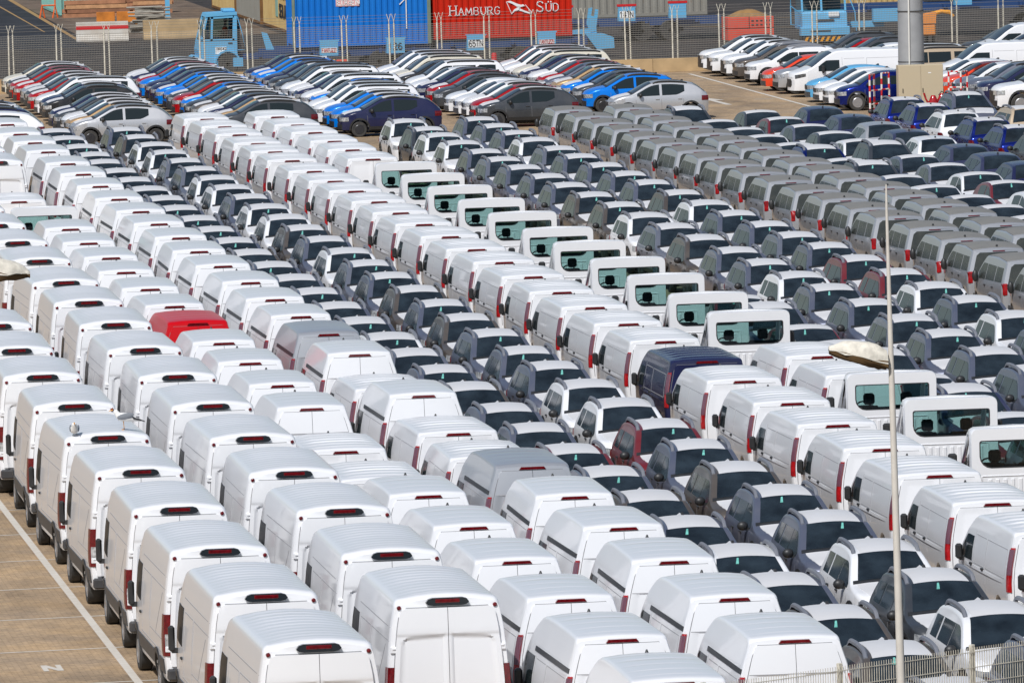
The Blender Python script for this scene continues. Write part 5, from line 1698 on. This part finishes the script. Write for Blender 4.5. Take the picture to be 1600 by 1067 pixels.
def tractor(label, loc, rz):
    """terminal tractor: front towards local -x, near side towards local -y"""
    t = thing('terminal_tractor', label, 'tractor', loc, rz, 'light blue terminal tractors')
    mb = MB()
    mb.prism([(-1.05, 0.75), (0.72, 0.75), (0.72, 1.62), (-1.02, 1.62), (-1.1, 1.2)], 1, 0, 1.9)
    obj('cab_lower', mb, LB, t, 0)
    mb = MB(); mb.prism([(-0.72, 2.72), (0.74, 2.78), (0.74, 2.92), (-0.66, 2.88)], 1, -0.03, 1.93); mb.box(0.15, 0.7, 0.3, 1.5, 2.92, 3.06, 0, 0.03); obj('cab_roof', mb, LB, t, 0)
    for y in (0.0, 1.82):
        mb = MB()
        for pts in ([(-1.02, 1.6), (-0.90, 1.6), (-0.60, 2.75), (-0.72, 2.75)], [(-0.52, 1.6), (-0.42, 1.6), (-0.36, 2.75), (-0.46, 2.75)], [(0.50, 1.6), (0.72, 1.6), (0.74, 2.8), (0.56, 2.8)], [(-0.5, 2.62), (0.6, 2.66), (0.6, 2.78), (-0.5, 2.74)], [(-0.95, 1.58), (0.6, 1.58), (0.6, 1.70), (-0.93, 1.70)]):
            mb.prism(pts, 1, y, y + 0.08)
        obj('cab_frame', mb, LB, t, 0)
        mb = MB(); mb.add([(-0.92, y + 0.04, 1.68), (0.55, y + 0.04, 1.68), (0.6, y + 0.04, 2.7), (-0.62, y + 0.04, 2.7)], [(0, 1, 2, 3)]); obj('side_window', mb, CABGLASS, t, 0)
    mb = MB(); mb.add([(-0.98, 0.1, 1.65), (-0.98, 1.8, 1.65), (-0.66, 1.8, 2.7), (-0.66, 0.1, 2.7)], [(0, 1, 2, 3)]); obj('windscreen', mb, CABGLASS, t, 0)
    mb = MB(); mb.box(0.70, 0.74, 0.08, 1.82, 1.62, 2.75); obj('rear_wall', mb, mat('cab_inside', (0.06, 0.08, 0.09, 1), rough=0.8), t, 0)
    mb = MB(); mb.box(0.2, 0.66, 0.5, 1.1, 1.3, 1.78, 0, 0.05); mb.box(0.52, 0.68, 0.5, 1.1, 1.7, 2.35, 0, 0.05); obj('seat', mb, SEATM, t)
    mb = MB(); mb.prism([(-1.45, 0.45), (-0.2, 0.45), (-0.2, 0.78), (-1.2, 0.92), (-1.5, 0.72)], 1, -0.05, 2.35); obj('front_bonnet', mb, LB, t, 0)
    mb = MB(); mb.box(-1.52, -1.44, 0.1, 2.2, 0.5, 0.7); obj('bumper', mb, DARKTRIM, t, 0)
    for y, e in ((0.14, -1), (2.05, 1)):
        mb = MB(); mb.lathe([(0.28, -0.17), (0.48, -0.18), (0.52, -0.12), (0.52, 0.12), (0.48, 0.18), (0.28, 0.17)], (0.25, y, 0.52), 1, 24, 0)
        mb.lathe([(0.29, e * 0.15), (0.22, e * 0.10), (0.1, e * 0.10), (0.09, e * 0.17)], (0.25, y, 0.52), 1, 16, 1)
        obj('wheel', mb, [TYRE, mat('tractor_rim', lin(120, 160, 180), rough=0.5)], t)
        mb = MB(); arc = [(0.25 + 0.62 * math.cos(R(a)), 0.55 + 0.62 * math.sin(R(a))) for a in range(0, 181, 20)]
        arc2 = [(0.25 + 0.54 * math.cos(R(a)), 0.55 + 0.54 * math.sin(R(a))) for a in range(180, -1, -20)]
        mb.prism(arc + arc2, 1, y - 0.25, y + 0.25); obj('mudguard', mb, LB, t, 0)
    mb = MB(); mb.box(0.7, 3.4, 0.5, 0.7, 0.7, 0.95); mb.box(0.7, 3.4, 1.6, 1.8, 0.7, 0.95); obj('frame_rail', mb, DB, t, 0)
    mb = MB()
    for y in (0.05, 1.85):
        mb.tube([(0.74, y, 2.8), (0.98, y, 1.9), (1.1, y, 1.15), (0.74, y, 1.15)], 0.025, 6)
    obj('guard_rail', mb, LB, t)
    mb = MB(); mb.tube([(0.9, 1.0, 0.8), (0.9, 1.0, 2.6)], 0.07, 10); obj('exhaust_stack', mb, DARKTRIM, t)
    mb = MB(); mb.tube([(-0.95, -0.02, 2.75), (-1.05, -0.2, 2.6), (-1.05, -0.2, 2.2)], 0.018, 6); mb.box(-1.09, -1.0, -0.3, -0.1, 2.15, 2.5, 0, 0.02); obj('side_mirror', mb, BLACKTRIM, t)
    mb = MB(); mb.box(-0.30, 0.22, -0.012, 0.0, 0.98, 1.32); pl = obj('number_board', mb, WHITEP, t, 0)
    mb, xe = text_mb('TR042', -0.26, 1.17, 0.11, -0.022, -0.014, lw=1.0); obj('lettering', mb, BLACKP, pl, 0)
    mb = MB(); mb.box(0.3, 0.5, -0.03, 0.0, 1.45, 1.52, 0, 0.01); obj('door_handle', mb, BLACKTRIM, t)
    return t


tractor('light blue terminal tractor with a driver behind the mesh fence', (37.45, 356.4, 0), 0)
pt = thing('person', 'driver in an orange vest sitting in the left light blue tractor', 'person', (37.72, 357.2, 1.78))
sk = mat('skin', lin(150, 104, 80), rough=0.6)
body = skin('body', [(0, 0, 0.0), (0, 0, 0.25), (0, 0, 0.45), (0, 0, 0.56), (0, 0, 0.70), (-0.02, 0.17, 0.42), (-0.12, 0.2, 0.2), (-0.36, 0.16, 0.22), (-0.02, -0.17, 0.42), (-0.12, -0.2, 0.2), (-0.36, -0.16, 0.22), (-0.3, 0.1, 0.02), (-0.3, -0.1, 0.02)],
            [(0, 1), (1, 2), (2, 3), (3, 4), (2, 5), (5, 6), (6, 7), (2, 8), (8, 9), (9, 10), (0, 11), (0, 12)], [0.14, 0.14, 0.13, 0.055, 0.10, 0.065, 0.05, 0.035, 0.065, 0.05, 0.035, 0.085, 0.085], sk, pt)
skin('orange_vest', [(0, 0, -0.02), (0, 0, 0.25), (0, 0, 0.47), (-0.02, 0.18, 0.42), (-0.10, 0.21, 0.24), (-0.02, -0.18, 0.42), (-0.10, -0.21, 0.24)], [(0, 1), (1, 2), (2, 3), (3, 4), (2, 5), (5, 6)], [0.16, 0.165, 0.14, 0.085, 0.07, 0.085, 0.07], mat('hi_vis_orange', lin(255, 84, 30), rough=0.7), pt)
mb = MB(); mb.ball((0.02, 0, 0.75), (0.105, 0.095, 0.10), 12); obj('hair', mb, SEATM, pt)
# second tractor: faces the camera
t = thing('terminal_tractor', 'light blue terminal tractor facing us with striped bumper', 'tractor', (67.9, 368.4, 0), 0, 'light blue terminal tractors')
mb = MB(); mb.prism([(-0.1, 0.75), (0.0, 1.5), (0.25, 1.62), (2.0, 1.62), (2.0, 0.75)], 0, -0.95, 1.25); obj('cab_lower', mb, LB, t, 0)
for x in (-0.95, 0.0, 1.17):
    mb = MB(); mb.prism([(0.12, 1.6), (0.22, 1.6), (0.42, 2.85), (0.32, 2.85)], 0, x, x + 0.085); obj('cab_pillar', mb, LB, t, 0)
mb = MB(); mb.add([(-0.9, 0.2, 1.62), (1.2, 0.2, 1.62), (1.2, 0.4, 2.8), (-0.9, 0.4, 2.8)], [(0, 1, 2, 3)]); obj('windscreen', mb, CABGLASS, t, 0)
mb = MB(); mb.box(-1.0, 1.3, 0.3, 2.0, 2.82, 2.95, 0, 0.03); obj('cab_roof', mb, LB, t)
mb = MB(); mb.box(-0.95, 1.25, 1.6, 1.7, 1.6, 2.85); obj('rear_wall', mb, mat('cab_inside', (0.06, 0.08, 0.09, 1), rough=0.8), t, 0)
mb = MB(); mb.box(-0.2, 0.5, 1.0, 1.5, 1.3, 2.3, 0, 0.06); obj('seat', mb, SEATM, t)
mb = MB(); mb.box(-1.05, 1.35, -0.3, 0.3, 0.42, 0.85, 0, 0.03); obj('front_panel', mb, LB, t)
mb = MB(); mb.box(-0.6, 0.4, -0.312, -0.298, 0.62, 0.70); obj('grille_slot', mb, BLACKTRIM, t, 0)
mb = MB(); mb.box(-0.3, 0.6, -0.115, -0.098, 1.12, 1.22); obj('grille_slot', mb, DARKTRIM, t, 0)
mb = MB(); mb.box(-1.0, 1.4, -0.45, -0.3, 0.16, 0.40); st = obj('bumper', mb, BLACKTRIM, t, 0)
for k in range(9):
    x = -0.95 + 0.26 * k
    mb = MB(); mb.prism([(x, 0.17), (x + 0.13, 0.17), (x + 0.25, 0.39), (x + 0.12, 0.39)], 1, -0.458, -0.449); obj('warning_stripe', mb, mat('warning_yellow', lin(236, 160, 24), rough=0.6), st, 0)
mb = MB(); mb.tube([(-0.98, 0.2, 1.5), (-1.5, 0.0, 1.9), (-1.52, 0, 2.9), (-0.9, 0.2, 2.85)], 0.03, 6); mb.tube([(-1.5, 0, 1.9), (-1.5, 0, 1.0), (-1.0, 0.2, 0.9)], 0.03, 6); obj('mirror_frame', mb, LB, t)
for x in (-0.75, 1.1):
    mb = MB(); mb.lathe([(0.28, -0.15), (0.46, -0.16), (0.5, -0.1), (0.5, 0.1), (0.46, 0.16), (0.28, 0.15)], (x, 0.75, 0.5), 0, 20); obj('wheel', mb, TYRE, t)
mb = MB(); mb.box(1.3, 3.2, 0.6, 0.9, 0.75, 1.05); mb.box(2.6, 4.0, 0.2, 0.6, 1.0, 1.62); obj('side_body', mb, LB, t, 0)
mb = MB(); mb.tube([(1.22, 0.4, 2.9), (1.7, 0.2, 1.5), (1.75, 0.2, 0.6)], 0.03, 6); obj('hand_rail', mb, LB, t)
mb = MB(); mb.box(0.35, 0.85, -0.13, -0.02, 1.34, 1.56); obj('number_board', mb, WHITEP, t, 0)

# ------------------------------------------------------------------ yard clutter
t = thing('concrete_barrier', 'white concrete barrier with a red stripe in the yard', 'barrier', (35.55, 397.0, 0), R(-1.2), 'concrete barriers')
mb = MB(); mb.prism([(-0.3, 0), (0.3, 0), (0.3, 0.1), (0.16, 0.35), (0.13, 1.0), (-0.13, 1.0), (-0.16, 0.35), (-0.3, 0.1)], 0, -1.34, 1.34); obj('block', mb, mat('barrier_white', (0.62, 0.60, 0.55, 1), rough=0.8, dust=0.4, dustcol=lin(150, 120, 80), scale=2.4), t, 0)
mb = MB(); mb.prism([(-0.156, 0.62), (-0.147, 0.80), (-0.13, 0.80), (-0.13, 0.62)], 0, -1.345, 1.345); obj('stripe', mb, REDP, t, 0)
t = thing('concrete_barrier', 'plain sand coloured concrete barrier behind the tractor cab', 'barrier', (39.2, 397.3, 0), 0, 'concrete barriers')
mb = MB(); mb.prism([(-0.34, 0), (0.34, 0), (0.34, 0.12), (0.2, 0.4), (0.16, 1.0), (-0.16, 1.0), (-0.2, 0.4), (-0.34, 0.12)], 0, -1.5, 1.5); obj('block', mb, CONC, t, 0)
RUST = mat('rust_plate', lin(196, 118, 40), rough=0.7, var=0.3, scale=2.0)
for x, l, lab in ((37.2, 0.98, 'left rusty steel plate standing behind the striped barrier'), (38.35, 1.1, 'right rusty steel plate standing behind the striped barrier')):
    t = thing('steel_plate', lab, 'steel plate', (x, 413.0, 0), 0, 'rusty plates')
    mb = MB(); mb.box(-l / 2, l / 2, 0, 0.12, 0.28, 0.86, 0, 0.015); obj('plate', mb, RUST, t)
    mb = MB(); mb.box(-l / 2, -l / 2 + 0.12, 0, 0.5, 0, 0.3); mb.box(l / 2 - 0.12, l / 2, 0, 0.5, 0, 0.3); obj('foot', mb, RUSTF, t, 0)
WOODS = [mat('timber_a', lin(166, 116, 84), rough=0.8, var=0.25, scale=3), mat('timber_b', lin(140, 96, 70), rough=0.8, var=0.25, scale=3), mat('timber_c', lin(186, 140, 100), rough=0.8, var=0.25, scale=3)]
for sx, sy, nx, nz, l, lab in ((38.0, 428, 3, 4, 3.4, 'low timber stack behind the rusty plates'), (41.4, 431, 2, 6, 2.2, 'taller timber stack right of the blue stand'), (40.0, 441, 3, 5, 4.0, 'long timber stack at the top edge of the yard')):
    t = thing('timber_stack', lab, 'timber', (sx, sy, 0), R(rj.uniform(-4, 4)), 'timber stacks')
    for i in range(nz):
        for j in range(nx):
            mb = MB(); a = rj.uniform(-0.15, 0.15); mb.box(-l / 2 + a, l / 2 + a, j * 0.32, j * 0.32 + 0.29, i * 0.24, i * 0.24 + 0.21); obj('plank', mb, WOODS[(i + j) % 3], t, 0)
t = thing('pipe_heap', 'heap of grey pipes beside the sand coloured barrier', 'scrap', (38.75, 405.0, 0), 0)
for k in range(16):
    mb = MB(); z = 0.08 + 0.085 * k; a = rj.uniform(-0.3, 0.3); mb.tube([(-0.9 + a, rj.uniform(-.3, .3), z), (0.95 + a, rj.uniform(-.3, .3), z + rj.uniform(-.06, .06))], 0.05, 7); obj('pipe', mb, mat('pipe_grey', lin(150, 144, 132), rough=0.6, var=0.2), t)
t = thing('trestle', 'small light blue steel stand among the timber', 'stand', (41.0, 420.0, 0), 0)
mb = MB(); mb.box(-0.9, 0.5, 0, 0.12, 1.45, 1.58); obj('top_bar', mb, LB, t, 0)
mb = MB(); mb.box(0.1, 0.35, 0, 0.12, 0, 1.45); obj('post', mb, LB, t, 0)
t = thing('sawhorse', 'orange folding stand in front of the teal container', 'stand', (35.5, 428.5, 0), 0)
ORG = mat('stand_orange', lin(214, 96, 34), rough=0.6)
for sx in (-0.42, 0.3):
    mb = MB(); mb.tube([(sx - 0.15, 0, 0), (sx, 0.1, 0.72), (sx + 0.15, 0.2, 0)], 0.045, 6); obj('leg_frame', mb, ORG, t)
mb = MB(); mb.tube([(-0.45, 0.1, 0.7), (0.35, 0.1, 0.7)], 0.05, 6); mb.tube([(0.3, 0.1, 0.7), (0.32, 0.12, 1.25)], 0.045, 6); obj('cross_bar', mb, ORG, t)
t = thing('bulk_bin', 'red orange bulk bin heaped with sand beyond the fence', 'bin', (65.6, 375.0, 0), R(2))
BIN = mat('bin_orange', lin(224, 62, 30), rough=0.6, dust=0.15)
mb = MB(); mb.box(-1.15, 1.15, 0, 1.6, 0.0, 0.56, 0, 0.02); obj('lower_tier', mb, BIN, t)
mb = MB(); mb.box(-1.15, -0.1, 0, 1.6, 0.60, 1.15, 0, 0.02); obj('upper_left', mb, BIN, t)
mb = MB(); mb.box(-0.06, 1.15, 0.02, 1.6, 0.60, 1.15, 0, 0.02); ul = obj('upper_right', mb, BIN, t)
for k in range(10):
    mb = MB(); x = 0.02 + 0.22 * (k % 5); z = 0.72 + 0.2 * (k // 5); mb.box(x, x + 0.12, 0.008, 0.03, z, z + 0.08); obj('slot', mb, BLACKTRIM, ul, 0)
mb = MB()
hv = []; hf = []
for i in range(9):
    for j in range(7):
        u, v = i / 8 * 2 - 1, j / 6 * 2 - 1
        hv.append((u * 1.0, 0.8 + v * 0.75, 1.14 + 0.36 * max(0, 1 - u * u) * max(0, 1 - v * v) + rj.uniform(0, 0.03)))
for i in range(8):
    for j in range(6): hf.append((i * 7 + j, i * 7 + j + 1, i * 7 + j + 8, i * 7 + j + 7))
mb.add(hv, hf); obj('sand_heap', mb, mat('sand', lin(150, 116, 72), rough=0.95, var=0.2, scale=4), t)
t = thing('loading_grab', 'orange two part grab with curved arm behind the fence', 'grab', (71.9, 362.0, 0), 0)
OR2 = mat('grab_orange', lin(232, 140, 52), rough=0.6, dust=0.3, dustcol=lin(200, 150, 100))
mb = MB(); mb.box(-0.42, 0.36, 0, 0.9, 0.55, 1.08, 0, 0.06); obj('lower_bale', mb, OR2, t)
mb = MB(); mb.prism([(-0.42, 1.12), (0.36, 1.12), (0.4, 1.66), (-0.02, 1.58), (-0.42, 1.45)], 1, 0, 0.9); obj('upper_shell', mb, OR2, t, 0)
mb = MB(); mb.tube([(0.3, 0.4, 1.55), (0.7, 0.4, 1.68), (1.1, 0.4, 1.62), (1.3, 0.4, 1.42)], [0.11, 0.1, 0.1, 0.07], 8); obj('arm', mb, mat('grab_yellow', lin(240, 160, 30), rough=0.5), t)
for x in (-0.36, 0.0, 0.3):
    mb = MB(); mb.box(x - 0.05, x + 0.05, 0.3, 0.6, 0, 0.56); obj('stand_leg', mb, CHASSIS, t, 0)
t = thing('fire_post', 'red post in front of the numbered trailer plate', 'post', (49.35, 350.5, 0), 0)
mb = MB(); mb.lathe([(0.13, 0), (0.13, 0.85), (0.10, 0.92)], (0, 0, 0.0), 2, 12); obj('barrel', mb, REDP, t)
mb = MB(); mb.lathe([(0.135, 0.12), (0.135, 0.25)], (0, 0, 0), 2, 12); obj('band', mb, WHITEP, t)
t = thing('yellow_valve', 'yellow steel fitting behind the left fence beside the numbered trailer', 'fitting', (41.9, 351.5, 0), 0)
mb = MB(); mb.box(-0.25, 0.25, 0, 0.25, 0.55, 0.8, 0, 0.03); mb.box(-0.08, 0.08, 0.05, 0.2, 0, 0.56); obj('head', mb, mat('fitting_yellow', lin(226, 178, 40), rough=0.5), t)
mb = MB(); mb.box(0.3, 0.8, 0.02, 0.2, 0.55, 0.78, 0, 0.03); obj('side_arm', mb, mat('bin_orange', lin(224, 62, 30)), t)

# ------------------------------------------------------------------ light mast, cabinet, guard frames
mt = thing('light_mast', 'thick grey steel light mast rising behind the beige cabinet', 'mast', (60.52, 308.45, 0))
STEELG = mat('galvanised_mast', lin(158, 160, 162), rough=0.5, metal=0.1, var=0.10, scale=2)
mb = MB(); mb.lathe([(0.53, 0), (0.53, 2.0), (0.49, 6.0), (0.30, 30.0)], (0, 0, 0), 2, 40); obj('shaft', mb, STEELG, mt)
for z in (2.0, 4.05, 6.1):
    mb = MB(); mb.lathe([(0.548, z - 0.015), (0.548, z + 0.015)], (0, 0, 0), 2, 40); obj('band', mb, DARKTRIM, mt)
mb = MB(); mb.tube([(-0.18, -0.54, 1.4), (-0.16, -0.53, 6.0), (-0.1, -0.42, 18)], 0.035, 8); obj('conduit', mb, mat('conduit_white', (0.7, 0.69, 0.65, 1), rough=0.5), mt)
cb = thing('electrical_cabinet', 'beige two door electrical cabinet at the foot of the mast', 'cabinet', (60.68, 307.3, 0))
CAB_ = mat('cabinet_beige', lin(188, 174, 146), rough=0.5, dust=0.12)
mb = MB(); mb.box(-0.92, 0.92, 0.03, 0.5, 0.08, 1.90, 0, 0.01); obj('case', mb, CAB_, cb)
mb = MB(); mb.box(-0.88, 0.88, 0.08, 0.48, 0, 0.09); obj('plinth', mb, CONC, cb, 0)
for x0, x1 in ((-0.91, -0.004), (0.004, 0.91)):
    mb = MB(); mb.box(x0, x1, 0.0, 0.035, 0.11, 1.88, 0, 0.006); d = obj('door', mb, CAB_, cb)
    mb = MB(); xx = x0 + 0.14 if x0 < 0 else x0 + 0.05; mb.box(xx, xx + 0.03, -0.03, 0.0, 0.78, 0.96, 0, 0.008); obj('handle', mb, BLACKTRIM, d)
mb = MB(); mb.box(0.3, 0.42, -0.006, 0.002, 1.55, 1.59); obj('maker_plate', mb, WHITEP, cb, 0)
RW = [mat('guard_white', (0.74, 0.72, 0.69, 1), rough=0.5, dust=0.15), REDP]


def striped(mb, a, b, n, r=0.045, start=0):
    A, B_ = Vector(a), Vector(b)
    for i in range(n):
        mb.tube([A + (B_ - A) * i / n, A + (B_ - A) * (i + 1) / n], r, 8, (i + start) % 2)


def guard(label, x, y, posts, rails):
    t = thing('guard_frame', label, 'guard rail', (x, y, 0), 0, 'red and white guard frames')
    for (px, py), s0 in posts:
        mb = MB(); striped(mb, (px, py, 0), (px, py, 1.62), 7, 0.040, s0); obj('post', mb, RW, t)
    for a, b in rails:
        mb = MB(); striped(mb, a, b, 5, 0.03); obj('rail', mb, RW, t)


guard('red and white guard frame left of the cabinet', 59.05, 306.6, (((-0.62, 0), 1), ((-0.34, 0.5), 1), ((0.04, 0.9), 0), ((0.40, 1.2), 1)),
      (((-0.62, 0, 1.6), (-0.34, 0.5, 1.6)), ((0.04, 0.9, 1.6), (0.40, 1.2, 1.6)), ((-0.62, 0, 0.95), (0.40, 1.2, 0.95)), ((-0.62, 0, 0.4), (0.40, 1.2, 0.4))))
guard('red and white guard frame right of the cabinet', 62.2, 306.7, (((-0.38, 0.6), 1), ((0.0, 0.0), 0), ((0.34, 0.4), 1)),
      (((-0.38, 0.6, 1.6), (0.0, 0, 1.6)), ((-0.38, 0.6, 0.95), (0.34, 0.4, 0.95)), ((-0.38, 0.6, 0.4), (0.34, 0.4, 0.4)), ((0, 0, 1.6), (0.34, 0.4, 1.6))))
t = thing('watering_can', 'pair of red cans with a spout before the cabinet door', 'can', (60.95, 305.6, 0))
for x, s_ in ((-0.12, 1.7), (0.24, 1.85)):
    mb = MB(); mb.lathe([(0.10 * s_, 0), (0.12 * s_, 0.08), (0.11 * s_, 0.30 * s_), (0.12, 0.40 * s_), (0.08, 0.44 * s_)], (x, 0, 0), 2, 14); obj('can_body', mb, BRIGHTRED, t)
mb = MB(); mb.tube([(-0.28, 0, 0.36), (-0.42, 0, 0.6), (-0.5, 0, 0.85)], [0.05, 0.04, 0.045], 8); obj('spout', mb, BRIGHTRED, t)
mb = MB(); mb.tube([(0.1, 0, 0.74), (0.22, 0, 0.9), (0.36, 0, 0.8)], 0.022, 6); obj('can_handle', mb, BLACKTRIM, t)


# ------------------------------------------------------------------ street lamps in front of the lot
def street_lamp(label, x, y, top, zarm, sd, ln, tiltz):
    t = thing('street_lamp', label, 'street lamp', (x, y, 0), 0, 'street lamps over the lot')
    mb = MB(); mb.tube([(0.03, 0, 0), (0, 0, 4.0), (-0.04, 0, 8.0), (-0.06, 0, top - 0.3), (-0.06, 0, top)], [0.064, 0.055, 0.040, 0.018, 0.011], 16)
    obj('pole', mb, mat('pole_cream', lin(212, 204, 192), rough=0.5, var=0.08, scale=5), t)
    mb = MB(); mb.tube([(-0.04, 0, zarm - 0.04), (sd * 0.14, 0, zarm + 0.01)], 0.04, 10); obj('arm', mb, mat('pole_cream', (1, 1, 1, 1)), t)
    secs = [(0.08, 0.06, 0.06), (0.11, 0.13, 0.17), (0.24, 0.17, 0.215), (0.36, 0.18, 0.225), (0.48, 0.18, 0.21), (0.60, 0.17, 0.19), (0.72, 0.14, 0.155), (0.84, 0.10, 0.10), (0.92, 0.04, 0.045)]
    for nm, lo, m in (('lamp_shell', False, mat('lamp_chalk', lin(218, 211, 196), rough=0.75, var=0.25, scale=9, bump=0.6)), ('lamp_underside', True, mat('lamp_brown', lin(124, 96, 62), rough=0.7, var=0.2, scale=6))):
        mb = MB(); vs = []; fs = []; n = 9
        for u, wy, wz in secs:
            for k in range(n):
                a = math.pi * k / (n - 1)
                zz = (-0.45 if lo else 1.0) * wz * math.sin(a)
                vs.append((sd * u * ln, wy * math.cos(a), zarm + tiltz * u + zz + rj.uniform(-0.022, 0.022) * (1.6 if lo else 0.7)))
        for i in range(len(secs) - 1):
            for k in range(n - 1): fs.append((i * n + k, i * n + k + 1, (i + 1) * n + k + 1, (i + 1) * n + k))
            fs.append((i * n + n - 1, i * n, (i + 1) * n, (i + 1) * n + n - 1))
        fs += [tuple(range(n)), tuple(range((len(secs) - 1) * n, len(secs) * n))]
        mb.add(vs, fs); obj(nm, mb, m, t)
    return t


street_lamp('thin cream lamp pole with chalky lamp head before the pickups', 19.31, 100.0, 10.66, 8.28, -1, 0.95, 0.24)
street_lamp('lamp head jutting in at the left edge over the vans', 7.05, 100.0, 12.0, 9.93, 1, 0.95, -0.06)

# ------------------------------------------------------------------ near mesh fence at the lower right
nf = thing('mesh_fence', 'pale wire panel fence at the lower right corner', 'fence', (20.65, 111.55, 0), math.atan2(1.51, 2.3))
mb = MB(); mb.box(-0.04, 0.04, -0.03, 0.03, 0, 2.86, 0, 0.006); np_me = mb.mesh('near_post', [GALV])
wm = MB()
for i in range(55):
    x = 2.75 * (i + 0.5) / 55
    wm.box(x - 0.0035, x + 0.0035, -0.004, 0.004, 0.1, 2.82)
hz = MB()
for k in range(12):
    z = 0.2 + 0.232 * k
    hz.box(0, 2.75, -0.010, -0.004, z - 0.006, z + 0.006)
nw_me = wm.mesh('wire_mesh_near', [GALV], 0); nh_me = hz.mesh('cross_wire_near', [GALV], 0)
for k in range(-2, 4):
    link('fence_post', np_me, nf, (2.752 * k, 0.04, 0))
    o = link('wire_mesh', nw_me, nf, (2.752 * k, 0, 0)); o['kind'] = 'stuff'
    o = link('cross_wires', nh_me, nf, (2.752 * k, 0, 0)); o['kind'] = 'stuff'


# ------------------------------------------------------------------ two gulls on a van roof
def gull(label, loc, rz, sitting):
    t = thing('gull', label, 'gull', loc, rz, 'gulls on the van roof')
    wht = mat('gull_white', (0.78, 0.77, 0.74, 1), rough=0.8); gry = mat('gull_grey', lin(120, 124, 130), rough=0.8); yel = mat('gull_yellow', lin(214, 150, 60), rough=0.6)
    h = 0.02 if sitting else 0.15
    skin('body', [(0.0, 0, h + 0.10), (0.10, 0, h + 0.12), (0.16, 0, h + 0.20), (0.19, 0, h + 0.26), (-0.12, 0, h + 0.09), (-0.24, 0, h + 0.05), (-0.34, 0, h + 0.02)], [(0, 1), (1, 2), (2, 3), (0, 4), (4, 5), (5, 6)], [0.095, 0.085, 0.05, 0.055, 0.08, 0.04, (0.035, 0.01)], wht, t, sub=2)
    for sd in (-1, 1):
        mb = MB()
        mb.ball((-0.06, sd * 0.075, h + 0.12), (0.17, 0.028, 0.06), 12); o = obj('wing', mb, gry, t); o.rotation_euler = (0, R(8), 0)
        mb = MB(); mb.add([(-0.16, sd * 0.06, h + 0.12), (-0.18, sd * 0.085, h + 0.07), (-0.42, sd * 0.03, h + 0.0), (-0.40, sd * 0.02, h + 0.02)], [(0, 1, 2, 3)]); obj('wing_tip', mb, BLACKP, t, 0)
        if not sitting:
            mb = MB(); mb.tube([(0.02, sd * 0.035, h + 0.03), (0.01, sd * 0.035, 0.01), (0.06, sd * 0.035, 0.0)], 0.009, 5); obj('leg', mb, yel, t)
    mb = MB(); mb.tube([(0.23, 0, h + 0.255), (0.31, 0, h + 0.235)], [0.016, 0.005], 6); obj('beak', mb, yel, t)
    return t


gull('gull crouching on the left of a tall van roof', (12.98, 153.75, 2.675), R(-95), True)
gull('gull standing on the right of a tall van roof', (14.02, 154.1, 2.722), R(172), False)
